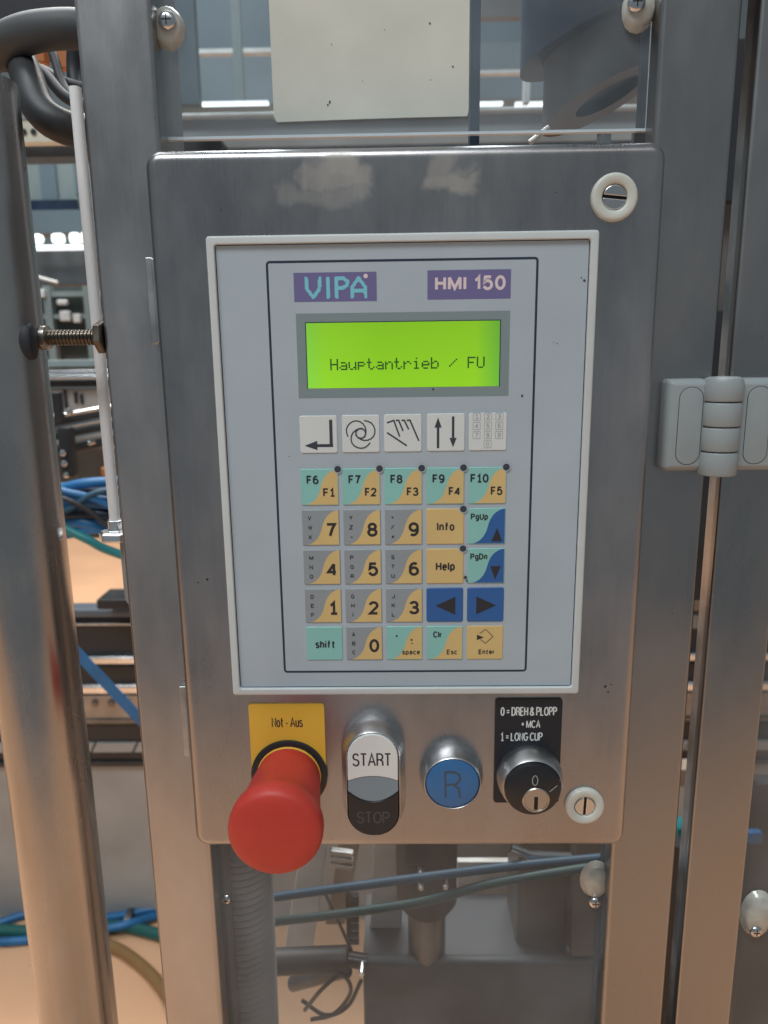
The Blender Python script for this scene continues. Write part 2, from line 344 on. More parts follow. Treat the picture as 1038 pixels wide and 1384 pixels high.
# letter shapes as centre lines in a box one cap-height tall; E(...) is an arc of an ellipse
def E_(cx, cy, rx, ry, a0, a1, n=None):
    n = n or max(3, int(abs(a1 - a0) / 20)); return [(cx + rx * math.cos(R_(a0 + (a1 - a0) * i / n)), cy + ry * math.sin(R_(a0 + (a1 - a0) * i / n))) for i in range(n + 1)]
O_ = lambda cx, cy, rx, ry: E_(cx, cy, rx, ry, 0, 360, 20)
GL = {
 '0': (.54, [O_(.27, .5, .27, .5)]), '1': (.40, [[(0, .76), (.10, .80), (.24, 1), (.24, 0)], [(.02, 0), (.46, 0)]]), '|': (.26, [[(0, .74), (.14, .80), (.26, 1), (.26, 0)]]),
 '2': (.54, [E_(.27, .72, .26, .28, 170, -30) + [(.02, 0), (.54, 0)]]),
 '3': (.54, [E_(.26, .76, .24, .24, 165, -90) + [(.16, .52)], E_(.26, .26, .28, .26, 90, -165)]),
 '4': (.58, [[(.43, 0), (.43, 1)], [(.43, .97), (0, .28), (.58, .28)]]),
 '5': (.54, [[(.49, 1), (.10, 1), (.05, .56)] + E_(.27, .34, .27, .34, 130, -160)]),
 '6': (.54, [O_(.27, .31, .27, .31), E_(.30, .55, .30, .45, 195, 55)]),
 '7': (.54, [[(0, 1), (.54, 1), (.36, .6), (.20, 0)]]),
 '8': (.54, [O_(.27, .76, .23, .24), O_(.27, .27, .27, .27)]),
 '9': (.54, [O_(.27, .69, .27, .31), E_(.24, .45, .30, .45, 15, -125)]),
 'A': (.66, [[(0, 0), (.33, 1), (.66, 0)], [(.12, .33), (.54, .33)]]),
 'B': (.56, [[(0, 0), (0, 1), (.28, 1)] + E_(.28, .76, .24, .24, 85, -85) + [(0, .52)], [(.28, .52)] + E_(.28, .26, .28, .26, 85, -85) + [(0, 0)]]),
 'C': (.64, [E_(.34, .5, .34, .5, 42, 318)]), 'D': (.60, [[(0, 0), (0, 1), (.22, 1)] + E_(.22, .5, .38, .5, 85, -85) + [(.22, 0), (0, 0)]]),
 'E': (.50, [[(.50, 1), (0, 1), (0, 0), (.50, 0)], [(0, .52), (.45, .52)]]), 'F': (.48, [[(.48, 1), (0, 1), (0, 0)], [(0, .52), (.42, .52)]]),
 'G': (.66, [E_(.34, .5, .34, .5, 42, 350) + [(.66, .47), (.40, .47)]]), 'H': (.56, [[(0, 0), (0, 1)], [(.56, 0), (.56, 1)], [(0, .52), (.56, .52)]]),
 'I': (.0, [[(0, 0), (0, 1)]]), 'J': (.42, [[(.42, 1), (.42, .28)] + E_(.21, .25, .21, .25, 0, -175)]),
 'K': (.56, [[(0, 0), (0, 1)], [(.54, 1), (.02, .38)], [(.20, .60), (.58, 0)]]), 'L': (.46, [[(0, 1), (0, 0), (.46, 0)]]),
 'M': (.74, [[(0, 0), (0, 1)], [(0, 1), (.37, .08), (.74, 1)], [(.74, 1), (.74, 0)]]), 'N': (.56, [[(0, 0), (0, 1), (.56, 0), (.56, 1)]]),
 'O': (.68, [O_(.34, .5, .34, .5)]), 'P': (.54, [[(0, 0), (0, 1), (.28, 1)] + E_(.28, .74, .26, .26, 85, -85) + [(0, .48)]]),
 'Q': (.68, [O_(.34, .5, .34, .5), [(.42, .25), (.68, -.03)]]), 'R': (.56, [[(0, 0), (0, 1), (.28, 1)] + E_(.28, .75, .26, .25, 85, -85) + [(0, .50)], [(.28, .50), (.52, .38), (.56, 0)]]),
 'S': (.56, [E_(.28, .75, .26, .25, 20, 235) + E_(.28, .26, .28, .26, 55, -165)]), 'T': (.56, [[(0, 1), (.56, 1)], [(.28, 1), (.28, 0)]]),
 'U': (.56, [[(0, 1), (0, .30)] + E_(.28, .29, .28, .29, 180, 360) + [(.56, 1)]]), 'V': (.60, [[(0, 1), (.30, 0), (.60, 1)]]),
 'W': (.86, [[(0, 1), (.21, 0), (.43, .95), (.65, 0), (.86, 1)]]), 'X': (.58, [[(0, 1), (.58, 0)], [(.58, 1), (0, 0)]]),
 'Y': (.58, [[(0, 1), (.29, .45), (.58, 1)], [(.29, .45), (.29, 0)]]), 'Z': (.54, [[(0, 1), (.54, 1), (0, 0), (.54, 0)]]),
 'a': (.42, [E_(.21, .52, .20, .20, 160, 0) + [(.41, 0)], E_(.20, .21, .20, .21, 60, 300) + [(.41, .12)]]), 'c': (.40, [E_(.23, .36, .23, .36, 45, 315)]),
 'e': (.44, [[(.02, .38), (.44, .38)] + E_(.22, .36, .22, .36, 10, 315)]), 'f': (.32, [[(.12, 0), (.12, .82)] + E_(.28, .84, .16, .16, 180, 90), [(0, .68), (.32, .68)]]),
 'g': (.44, [O_(.22, .38, .22, .34), [(.44, .72), (.44, -.08)] + E_(.23, -.08, .21, .20, 0, -150)]), 'h': (.40, [[(0, 0), (0, 1)], [(0, .48)] + E_(.20, .48, .20, .24, 150, 0) + [(.40, 0)]]),
 'i': (.0, [[(0, 0), (0, .72)], [(0, .90), (0, 1.02)]]), 'l': (.0, [[(0, 0), (0, 1)]]), 'n': (.40, [[(0, 0), (0, .72)], [(0, .48)] + E_(.20, .48, .20, .24, 150, 0) + [(.40, 0)]]),
 'o': (.44, [O_(.22, .36, .22, .36)]), 'p': (.44, [[(0, -.28), (0, .72)], O_(.22, .36, .22, .36)]), 'r': (.26, [[(0, 0), (0, .72)], [(0, .45)] + E_(.24, .46, .22, .24, 160, 90)]),
 's': (.36, [E_(.19, .54, .17, .18, 25, 235) + E_(.19, .19, .19, .19, 55, -160)]), 't': (.34, [[(.13, .98), (.13, .16)] + E_(.26, .14, .13, .14, 180, 280), [(0, .70), (.34, .70)]]),
 'u': (.40, [[(0, .72), (0, .22)] + E_(.20, .22, .20, .22, 180, 340), [(.40, .72), (.40, 0)]]),
 '/': (.30, [[(0, 0), (.30, 1)]]), '+': (.5, [[(0, .5), (.5, .5)], [(.25, .25), (.25, .75)]]), '-': (.26, [[(0, .38), (.26, .38)]]),
 '=': (.46, [[(0, .62), (.46, .62)], [(0, .36), (.46, .36)]]), '&': (.66, [O_(.28, .79, .17, .21), [(.66, 0), (.16, .66)], [(.22, .58)] + E_(.25, .27, .25, .27, 110, 340) + [(.56, .44)]]),
 ' ': (.06, [])}
def ribbon(g, pts, wd, y):
    """line of constant width with mitred bends, one strip of faces"""
    q = [Vector(pts[0])]
    for p in pts[1:]:
        if (Vector(p) - q[-1]).length > 1e-4: q.append(Vector(p))
    closed = len(q) > 3 and (q[0] - q[-1]).length < 1e-3
    if closed: q = q[:-1]
    n = len(q); L_, R__ = [], []
    for i in range(n):
        a = q[(i - 1) % n] if (closed or i) else None; b = q[(i + 1) % n] if (closed or i < n - 1) else None
        d0 = (q[i] - a).normalized() if a is not None else None; d1 = (b - q[i]).normalized() if b is not None else None
        d0 = d0 or d1; d1 = d1 or d0
        n0 = Vector((-d0.y, d0.x)); n1 = Vector((-d1.y, d1.x)); m = n0 + n1
        m = m.normalized() if m.length > 1e-3 else n0
        k = wd / 2 / max(.42, m.dot(n0)); L_.append(q[i] + m * k); R__.append(q[i] - m * k)
    va = [g.bm.verts.new(Vector((p.x, y, p.y)) * S) for p in L_]; vb = [g.bm.verts.new(Vector((p.x, y, p.y)) * S) for p in R__]
    g.bridge(va, vb, closed)
def text(g, s, x0, x1, z0, z1, y, bold=.15):
    """lettering fitted to a box on the plane y; bold is the stroke width over the cap height"""
    lo = min([p[1] for ch in s for st in GL[ch][1] for p in st]); hi = max([p[1] for ch in s for st in GL[ch][1] for p in st])
    flat = hi - lo < .01
    H_ = z1 - z0; cap = H_ / (hi - lo + bold) if not flat else H_ / .16
    wd = bold * cap if not flat else H_
    gap = bold + .075; tot = sum(GL[ch][0] for ch in s) + gap * (len(s) - 1)
    kx = (x1 - x0 - (wd if tot else 0)) / tot if tot else 1
    kz = (H_ - wd) / (hi - lo) if not flat else 0
    x = 0; yy = y; bx = (x0 + wd / 2) if tot else (x0 + x1) / 2
    for ch in s:
        w_, sts = GL[ch]
        for st in sts:
            ribbon(g, [(bx + (x + px) * kx, (z0 + wd / 2 + (pz - lo) * kz) if not flat else (z0 + z1) / 2) for px, pz in st], wd, yy); yy -= .002
        x += w_ + gap; yy = y
    return g
def text_px(g, s, x0, y0, x1, y1, Y, bold=.15):
    m = (y0 + y1) / 2; c = (x0 + x1) / 2
    return text(g, s, at(x0, m, Y).x, at(x1, m, Y).x, at(c, y1, Y).z, at(c, y0, Y).z, Y, bold)

def slab(g, x0, y0, x1, y1, Y, depth):
    """box whose front face, on the plane Y, spans the given photo pixels"""
    a = at(x0, (y0 + y1) / 2, Y); b = at(x1, (y0 + y1) / 2, Y); t = at((x0 + x1) / 2, y0, Y); u = at((x0 + x1) / 2, y1, Y)
    return g.box(a.x, b.x, Y, Y + depth, u.z, t.z)

# ================================================================ THE SETTING
FZ = -1000
g = G(); g.box(-6000, 6000, -1450, 5000, FZ - 20, FZ)
solo('floor', g, 'floor', None, None, kind='structure', smooth=0)
g = G(); g.box(-6000, 6000, 5000.5, 5100, FZ - 20, 3800)
solo('hall_wall', g, 'wall', None, None, kind='structure', smooth=0)

# ================================================================ FRAME POSTS
def profile_post(name, x0, x1, y0, y1, z0, z1, r, mat, label):
    """upright of folded sheet: rounded front edges"""
    o = thing(name, ((x0 + x1) / 2, y1, z0), label, 'post')
    pr = []
    for cx, sg in ((x0, 1), (x1, -1)):
        arc = [(cx + sg * (r - r * math.cos(R_(a))), y0 + r - r * math.sin(R_(a))) for a in range(0, 91, 15)]
        pr += arc if sg == 1 else arc[::-1]
    pr = [(x0, y1)] + pr + [(x1, y1)]
    inner = []
    g = G()
    a = g.poly_loop([(x, y, z0) for x, y in pr]); b = g.poly_loop([(x, y, z1) for x, y in pr]); g.bridge(a, b)
    g.face(a); g.face(b)
    build('folded_sheet', g, mat, o)
    return o
lp = profile_post('frame_post', -145.6, -111, 20, 62, FZ, 420, 2.6, 'post', 'wide brushed steel post of the machine frame left of the control box')
rp = profile_post('frame_post', 115.5, 151.6, 20, 32, FZ, 420, 2.6, 'post_shaded', 'brushed steel frame post right of the control box, carrying the grey hinge')
dp = profile_post('door_post', 159.2, 191, 20, 26, FZ, 420, 1.8, 'post_shaded', 'dark steel edge post of the neighbouring door at the far right')
# the return lip of the door post seen through the narrow gap
g = G(); g.box(163.5, 166.5, 34, 44, FZ, 420); build('return_lip', g, 'steel', dp, smooth=0)
# window rails of the frame hidden behind the box
g = G(); g.box(-111, 115.5, 24, 30, -196, 140); build('backing_sheet', g, 'steel_dark', lp, smooth=0)

# ================================================================ CONTROL BOX
BY = 3.0
box = thing('control_box', (1.5, 20, -198.6), 'brushed stainless steel control box lid with rounded corners and the keypad unit mounted in it', 'control box')
g = G(); X0, X1, Z0, Z1, RR = -114.2, 116.9, -202, 147.8, 7.5
prof = [(0, 19.6), (0, 8)] + [(5.0 - 5.0 * math.cos(R_(a)), 8 - 5.0 * math.sin(R_(a))) for a in range(10, 91, 10)] + [(6.2, BY)]
g.loops([[(x, y, z) for x, z in inset_rr(X0, X1, Z0, Z1, RR, d, 8)] for d, y in prof], cap0=True)
build('lid', g, 'lid', box)
g = G(); g.prism(rrect(-109, 112, -195, 141, 4), 19.6, 23.6); build('gasket', g, 'rubber', box)
for (xa, xb, za, zb) in ((-119.6, -114.4, 103.6, 64), (-119.2, -114.6, -112, -152.5)):
    g = G(); g.box(xa, xa + 3.6, 12, 19.4, za, zb); g.box(xa + 3.6, xb, 9.5, 19.4, za - .8, zb + .8)
    build('hinge_leaf', g, 'steel', box, bev=.5)
# specks of dirt baked on the lid
for px, py, r in ((299, 284, .5), (280, 783, .9), (268, 787, .5), (752, 260, .4), (818, 928, .9), (822, 935, .7), (826, 925, .5), (720, 818, .4)):
    p = at(px, py, BY); g = G()
    g.sheet([(p.x + r * random.uniform(.5, 1.1) * math.cos(a / 8 * 6.283), p.z + r * random.uniform(.5, 1.1) * math.sin(a / 8 * 6.283)) for a in range(8)], BY - .03)
    build('dirt_speck', g, 'speck', box, smooth=0)

# ================================================================ KEYPAD UNIT
hmi = thing('operator_terminal', (0, BY, -110.6), 'light grey operator terminal with green lit display and rows of coloured foil keys', 'control panel')
g = G(); W, H = 87.4, 110.5
outer = [(0, BY - .02), (0, -.9)] + [(.9 - .9 * math.cos(R_(a)), -.9 - .9 * math.sin(R_(a))) for a in (30, 60, 90)]
ls = [[(x, y, z) for x, z in inset_rr(-W, W, -H, H, 1.6, d)] for d, y in outer]
ls += [[(x, y, z) for x, z in rrect(-W + d, W - d, -H + d, H - d, 1.4)] for d, y in ((3.3, -1.8), (3.6, -1.5), (3.65, .3))]
g.loops(ls, cap1=False)
build('bezel', g, 'bezel', hmi)
g = G(); g.prism(rrect(-W + 3.5, W - 3.5, -H + 3.5, H - 3.5, 1.2), 0, 2.4); foil = build('front_foil', g, 'foil', hmi)
# thin dark gap where the foil meets the bezel
def ring(g, x0, x1, z0, z1, r, wd, y, n=5):
    a = g.poly_loop([(x, y, z) for x, z in rrect(x0, x1, z0, z1, r, n)])
    b = g.poly_loop([(x, y, z) for x, z in inset_rr(x0, x1, z0, z1, r, wd, n)])
    g.bridge(a, b); return g
g = G(); ring(g, -W + 3.62, W - 3.62, -H + 3.62, H - 3.62, 1.2, .42, -.04); build('foil_gap', g, 'line', foil, smooth=0)
g = G(); ring(g, -61.2, 61.2, -99, 99.7, 1.8, 1.05, -.05); build('frame_line', g, 'line', foil, smooth=0)

T = -.05
# maker's name plate: block letters in cyan
lg = G(); lg.sheet([(-48.9, 81.7), (-11.4, 81.7), (-11.4, 94.4), (-48.9, 94.4)], T); logo = build('name_print', lg, 'purple', foil, smooth=0)
g = G()
cells = set()
def grid_stroke(g, pts, wd, y, c=.42):
    for a, b in zip(pts, pts[1:]):
        a = Vector(a); b = Vector(b); n = max(2, int((b - a).length / .15))
        for i in range(n + 1):
            p = a.lerp(b, i / n); k = int(wd / c / 2) + 1
            for dx in range(-k, k + 1):
                for dz in range(-k, k + 1):
                    q = (round(p.x / c) + dx, round(p.y / c) + dz)
                    if (Vector((q[0] * c, q[1] * c)) - p).length < wd / 2: cells.add(q)
zt, zb = 91.8, 84.0
for st in ([(-43.2, zt), (-42.9, 87.2), (-40.2, 83.6), (-37.4, 87.2), (-37.0, zt)], [(-33.5, zt), (-33.5, 83.6)],
           [(-29.6, zt), (-29.6, 83.6)], [(-29.6, zt), (-26.4, zt), (-24.6, 90.4), (-24.8, 88.8), (-26.6, 87.6), (-29.6, 87.6)],
           [(-22.6, 83.6), (-22.5, 87.8), (-19.5, zt), (-16.6, 87.8), (-16.4, 83.6)], [(-22.2, 86.4), (-16.8, 86.4)]):
    grid_stroke(g, st, 1.55, T - .05)
c = .42
for (i, j) in sorted(cells):
    g.sheet([(i * c - c / 2, j * c - c / 2), (i * c + c / 2, j * c - c / 2), (i * c + c / 2, j * c + c / 2), (i * c - c / 2, j * c + c / 2)], T - .05)
build('lettering', g, 'cyan', logo, smooth=0)
g = G(); g.sheet(circle(-16.3, 92.6, 1.0), T - .06); build('registered_mark', g, 'pink', logo, smooth=0)
g = G(); g.sheet([(11.5, 81.9), (49.0, 81.9), (49.0, 94.6), (11.5, 94.6)], T); mod = build('model_print', g, 'purple', foil, smooth=0)
g = G(); text_px(g, 'HMI |50', 588, 372.5, 683.5, 392.5, T - .05, .25); build('lettering', g, 'pink', mod, smooth=0)

# display
dsp = None
g = G(); a = g.poly_loop([(x, T, z) for x, z in ((-48.5, 38.4), (49, 38.4), (49, 76.6), (-48.5, 76.6))])
b = g.poly_loop([(x, T, z) for x, z in ((-44.2, 42.9), (44.7, 42.9), (44.7, 72.5), (-44.2, 72.5))]); g.bridge(a, b)
dsp = build('display', g, 'lcd_frame', hmi, smooth=0)
g = G(); g.box(-44.2, 44.7, -.09, -.03, 42.9, 72.5); build('backlit_glass', g, 'lcd', dsp, smooth=0)
g = G()
for (xa, xb, za, zb_) in ((-44.4, 44.9, 72.35, 72.75), (-44.4, -44.0, 42.8, 72.35), (44.5, 44.9, 42.8, 72.35)): g.box(xa, xb, -.16, -.10, za, zb_)
build('window_rim', g, 'line', dsp, smooth=0)
FONT = {'H': '10001 10001 10001 11111 10001 10001 10001', 'a': '00000 00000 01110 00001 01111 10001 01111',
        'u': '00000 00000 10001 10001 10001 10011 01101', 'p': '00000 00000 11110 10001 11110 10000 10000',
        't': '01000 01000 11100 01000 01000 01001 00110', 'n': '00000 00000 10110 11001 10001 10001 10001',
        'r': '00000 00000 10110 11001 10000 10000 10000', 'i': '00100 00000 01100 00100 00100 00100 01110',
        'e': '00000 00000 01110 10001 11111 10000 01110', 'b': '10000 10000 10110 11001 10001 10001 11110',
        '/': '00000 00001 00010 00100 01000 10000 00000', 'F': '11111 10000 10000 11110 10000 10000 10000',
        'U': '10001 10001 10001 10001 10001 10001 01110', ' ': '00000 ' * 6 + '00000'}
g = G(); dp_ = .74
for i, ch in enumerate('Hauptantrieb / FU'):
    for r, row in enumerate(FONT[ch].split()):
        for c, bit in enumerate(row):
            if bit == '1':
                x = -33.4 + i * 4.22 + c * dp_; z = 56.2 + .012 * i - r * dp_
                g.sheet([(x, z), (x + dp_ * .93, z), (x + dp_ * .93, z - dp_ * .93), (x, z - dp_ * .93)], -.14)
M['lcd_ink'] = P('display_pixels', (.015, .07, .02), .4)
build('lettering', g, 'lcd_ink', dsp, smooth=0)

# symbol tiles
def tile(name, cx, cz, w, h, mat, r=.9, y=-.02, th=.42):
    g = G(); ls = [[(x, yy, z) for x, z in inset_rr(cx - w / 2, cx + w / 2, cz - h / 2, cz + h / 2, r, d, 4)] for d, yy in ((0, y), (0, y - th * .5), (.25, y - th), (.6, y - th))]
    g.loops(ls, cap0=True); return build(name, g, mat, hmi)
YT = -.5
for k, cx in enumerate((-39.8, -19.9, -.1, 20.1, 39.7)):
    w_ = 17.6; cz = 21.5 + .1 * k; t = tile('symbol_tile', cx, cz, w_, w_, 'white_print')
    U = lambda u, v: (cx + (u - .5) * w_, cz + (.5 - v) * w_)
    g = G()
    if k == 0:
        g.stroke([U(.835, .14), U(.835, .80)], 1.5, YT); g.stroke([U(.86, .80), U(.40, .80)], 1.4, YT - .004)
        g.sheet([U(.12, .80), U(.46, .92), U(.46, .67)], YT - .008)
    elif k == 1:
        pts = [(.155, .57), (.125, .48), (.12, .38), (.155, .29), (.22, .215), (.31, .165), (.40, .155), (.49, .18), (.57, .24), (.62, .32), (.64, .41), (.635, .50), (.60, .59)]
        for rr in (0, 120, 240):
            q = []
            for u, v in pts:
                dx, dz = u - .5, v - .49; ca, sa = math.cos(R_(rr)), math.sin(R_(rr))
                q.append(U(.5 + dx * ca - dz * sa, .49 + dx * sa + dz * ca))
            g.stroke(q, .58, YT - .02 * rr / 120)
        ring_pts = [U(.5 + .13 * math.cos(a * .3927), .49 + .13 * math.sin(a * .3927)) for a in range(17)]
        g.stroke(ring_pts, .6, YT - .08)
    elif k == 2:
        for i, st in enumerate(([(.09, .22), (.26, .16), (.41, .58)], [(.33, .16), (.39, .16), (.50, .43)], [(.48, .16), (.54, .16), (.65, .39)], [(.62, .16), (.69, .16), (.92, .70)], [(.09, .49), (.59, .83)])):
            g.stroke([U(*p) for p in st], .72, YT - .01 * i)
    elif k == 3:
        g.stroke([U(.29, .30), U(.29, .90)], 1.15, YT); g.sheet([U(.29, .10), U(.195, .37), U(.385, .37)], YT - .004)
        g.stroke([U(.69, .10), U(.69, .68)], 1.15, YT); g.sheet([U(.69, .90), U(.595, .65), U(.785, .65)], YT - .004)
    else:
        n = 0
        for rr in range(4):
            for cc in range(3):
                if rr == 3 and cc != 1: continue
                u, v = .20 + .30 * cc, .10 + .245 * rr; d = .095
                g.stroke([U(u - d, v - d), U(u - d, v + d), U(u + d, v + d), U(u + d, v - d), U(u - d, v - d)], .17, YT)
                n = (n + 1) % 10
                a_ = U(u - .04, v + .06); b_ = U(u + .04, v - .06); text(g, str(n), a_[0], b_[0], a_[1], b_[1], YT - .02, .13)
    build('symbol', g, 'slate' if k < 4 else 'grey_print', t, smooth=0)

# keys
KW, KH = 18.0, 17.6
CURVE = [(.93, 0), (.84, .035), (.74, .10), (.665, .18), (.60, .29), (.555, .41), (.525, .53), (.485, .66), (.42, .79), (.33, .90), (.22, .97), (.14, 1)]
def key(colu, row, left, right, marks, tri=()):
    cx, cz = -40.08 + 20 * colu, -3.7 - 20 * row * .994
    k = tile('key', cx, cz, KW, KH, left, r=.5 if left != 'blue_print' else 1.0)
    U = lambda u, v: (cx + (u - .5) * KW, cz + (.5 - v) * KH)
    if right:
        q = [U(max(.02, min(.98, u)), .015 + .97 * v) for u, v in CURVE] + [U(.98, .985), U(.98, .015)]
        g = G(); g.sheet(q, YT + .02); build('second_colour_field', g, right, k, smooth=0)
    g = G()
    for s_, u0, u1, v0, v1, bold in marks:
        a_ = U(u0, v1); b_ = U(u1, v0); text(g, s_, a_[0], b_[0], a_[1], b_[1], YT - .03, bold)
    for tr in tri:
        g.sheet([U(*p) for p in tr], YT - .03)
    build('lettering', g, 'ink', k, smooth=0)
def fk(l, r): 
    return [(l, .05 if len(l) > 2 else .16, .53 if len(l) > 2 else .48, .18, .42, .235), (r, .59, .90, .53, .77, .235)]
for i in range(5): key(i, 0, 'mint', 'sand', fk('F%d' % (6 + i), 'F%d' % (1 + i)))
def nk(d, small):
    o = [(d, .66 if d == '1' else .63, .89 if d == '1' else .91, .37, .77, .235)]
    for j, ch in enumerate(small):
        v = .23 + .27 * j
        if ch == '-': o.append((ch, .17, .25, v - .01, v + .02, .22))
        elif ch == '=': o.append((ch, .17, .25, v - .025, v + .035, .22))
        elif ch == 'I': o.append((ch, .185, .215, v - .06, v + .06, .22))
        elif ch in '+': o.append((ch, .165, .245, v - .035, v + .035, .235))
        else: o.append((ch, .155, .27 if ch in 'MW' else .25, v - .06, v + .06, .22))
    return o
key(0, 1, 'grey_print', 'sand', nk('7', 'VWX')); key(1, 1, 'grey_print', 'sand', nk('8', 'YZ-')); key(2, 1, 'grey_print', 'sand', nk('9', '+/='))
key(3, 1, 'sand', None, [('Info', .28, .75, .38, .62, .215)])
key(4, 1, 'mint', 'blue_print', [('PgUp', .07, .53, .14, .36, .235)], [[(.63, .93), (.92, .93), (.78, .55)]])
key(0, 2, 'grey_print', 'sand', nk('4', 'MNO')); key(1, 2, 'grey_print', 'sand', nk('5', 'PQR')); key(2, 2, 'grey_print', 'sand', nk('6', 'STU'))
key(3, 2, 'sand', None, [('Help', .25, .77, .38, .68, .235)])
key(4, 2, 'mint', 'blue_print', [('PgDn', .07, .53, .14, .36, .235)], [[(.61, .51), (.90, .51), (.75, .89)]])
key(0, 3, 'grey_print', 'sand', nk('1', 'DEF')); key(1, 3, 'grey_print', 'sand', nk('2', 'GHI')); key(2, 3, 'grey_print', 'sand', nk('3', 'JKL'))
key(3, 3, 'blue_print', None, [], [[(.25, .52), (.79, .26), (.79, .79)]])
key(4, 3, 'blue_print', None, [], [[(.25, .26), (.25, .78), (.79, .52)]])
key(0, 4, 'mint', None, [('shift', .24, .80, .40, .64, .235)]); key(1, 4, 'grey_print', 'sand', nk('0', 'ABC'))
key(2, 4, 'mint', 'sand', [('space', .43, .93, .73, .88, .235), ('+', .65, .74, .36, .45, .235), ('-', .66, .75, .50, .52, .235)], [[(.26, .26), (.26, .31), (.31, .31), (.31, .26)]])
key(3, 4, 'mint', 'sand', [('Clr', .18, .43, .15, .34, .235), ('Esc', .56, .85, .70, .85, .235)])
key(4, 4, 'sand', None, [('Enter', .33, .78, .70, .85, .235)], [[(.28, .26), (.28, .42), (.47, .34)]])
g = G(); cx, cz = -40.08 + 80, -3.7 - 79.5
U = lambda u, v: (cx + (u - .5) * KW, cz + (.5 - v) * KH)
g.stroke([U(.36, .22), U(.52, .10), U(.72, .32), U(.52, .52), U(.38, .40)], .28, YT - .05); build('enter_symbol', g, 'ink', hmi, smooth=0)
# indicator dots
for lx, lz in ((-31.2, 4.9), (-11.3, 5.0), (8.7, 5.0), (28.5, 5), (48.7, 5.1), (28.6, -15.0), (28.6, -34.6)):
    g = G(); g.sheet(circle(lx, lz, 2.15), YT - .02); rg = build('indicator', g, 'led_ring', hmi, smooth=0)
    g = G(); g.lathe(lx, lz, [(1.62, YT - .03), (1.55, YT - .12), (1.2, YT - .15), (.01, YT - .16)], 20); build('lens', g, 'led', rg)
for px, py, r, n_ in ((790, 379, .75, 8), (786, 375, .4, 6), (705.5, 535, .65, 8), (585, 526, .55, 8), (753, 464, .3, 6), (748, 463, .25, 6), (629, 780, 1.0, 9), (631, 785, .6, 7), (391, 617, .3, 6)):
    p = at(px, py, -.3); g = G()
    g.sheet([(p.x + r * random.uniform(.45, 1.1) * math.cos(a / n_ * 6.283), p.z + r * random.uniform(.5, 1.2) * math.sin(a / n_ * 6.283)) for a in range(n_)], -.62 if py > 700 else -.2)
    build('dirt_speck', g, 'speck', foil, smooth=0)

# ================================================================ EMERGENCY STOP
EX, EZ = -61.0, -157.3
yl = thing('warning_plate', (-61.2, BY, -168), 'yellow plate lettered Not-Aus above the red knob', 'label plate')
g = G()
g.prism(rrect(-80.7, -41.7, -166, -117.2, 1.3), BY - 1.0, BY - .02); pl = build('plate', g, 'yellow', yl)
g = G(); text_px(g, 'Not - Aus', 367, 969.5, 409, 983, BY - 1.06, .13); build('lettering', g, 'ink', pl, smooth=0)
es = thing('emergency_stop_button', (EX, BY, EZ), 'large red mushroom emergency stop knob standing out from the yellow plate', 'emergency stop')
g = G(); g.lathe(EX, EZ, [(20.0, BY - 1.02), (20.0, BY - 2.0), (19.4, BY - 2.4), (17.0, BY - 2.4), (16.8, BY - 2)], 64, cap=True); build('collar', g, 'black', es)
g = G(); g.lathe(EX, EZ, [(16.8, BY - 2.2), (16.8, BY - 3.0), (16.5, BY - 3.2), (15, BY - 4.1)], 64); build('washer_and_reflection', g, 'yellow', es)  # yellow ring painted as the plate's reflection at the knob foot
g = G(); g.lathe(EX, EZ, [(16.4, -.5), (17.2, -8), (18.1, -16), (18.9, -24), (19.6, -31), (20.3, -34), (21.2, -36), (21.9, -38), (22.2, -40), (22.25, -43.5), (21.9, -45.6), (21.0, -47.1), (19.4, -48.2), (15.5, -49.1), (8, -49.8), (1, -50)], 72)
build('mushroom_head', g, 'red', es, smooth=60)

# ================================================================ START / STOP
SX, SZ = -16.7, -155.9
ss = thing('start_stop_button', (SX, BY, SZ), 'oval double push button, white half lettered START above black STOP half', 'push button')
def capsule(cx, cz, hw, hh, n=16):
    o = []
    for i in range(n + 1): t = R_(180 * i / n); o.append((cx + hw * math.cos(t), cz + hh - hw + hw * math.sin(t)))
    for i in range(n + 1): t = R_(180 + 180 * i / n); o.append((cx + hw * math.cos(t), cz - hh + hw + hw * math.sin(t)))
    return o
g = G()
g.loops([[(x, y, z) for x, z in capsule(SX, SZ, 16.5 - d, 32.2 - d)] for d, y in ((0, BY), (0, 0), (.3, -2.2), (.9, -4.5), (1.7, -6.8), (2.4, -8.6), (2.8, -9.6), (3.1, -9.9), (3.4, -9.6), (3.6, -7))], cap1=False)
build('bezel', g, 'satin', ss, smooth=50)
g = G(); g.prism(capsule(SX, SZ, 13.2, 28.9), -7.2, -5); build('well', g, 'black', ss)
full = capsule(SX, SZ, 12.75, 28.45, 16)
zc = lambda y_: at(504, y_, -10.5).z
z1e, z1c, z2e, z2c = zc(1056), zc(1049.5), zc(1070), zc(1084)
up = [(SX - 12.75 + 25.5 * i / 12, z1e + (z1c - z1e) * (1 - (i / 6 - 1) ** 2)) for i in range(13)]
lo = [(SX - 12.75 + 25.5 * i / 12, z2e + (z2c - z2e) * (1 - (i / 6 - 1) ** 2)) for i in range(13)]
g = G(); g.prism([p for p in full if p[1] > z1e + .2 and p[1] > SZ] + up, -10.6, -7); build('start_cap', g, 'white_cap', ss, bev=.6, label='white upper half')
g = G(); g.prism(up + lo[::-1], -10.2, -7); build('status_lens', g, 'lens', ss, bev=.4)
g = G(); g.prism([p for p in full if p[1] < z2e - .2] + lo[::-1], -10.6, -7); build('stop_cap', g, 'black', ss, bev=.6, label='black lower half')
g = G(); text_px(g, 'START', 476, 1018, 529, 1036, -10.66, .13); build('lettering', g, 'ink', ss, smooth=0)
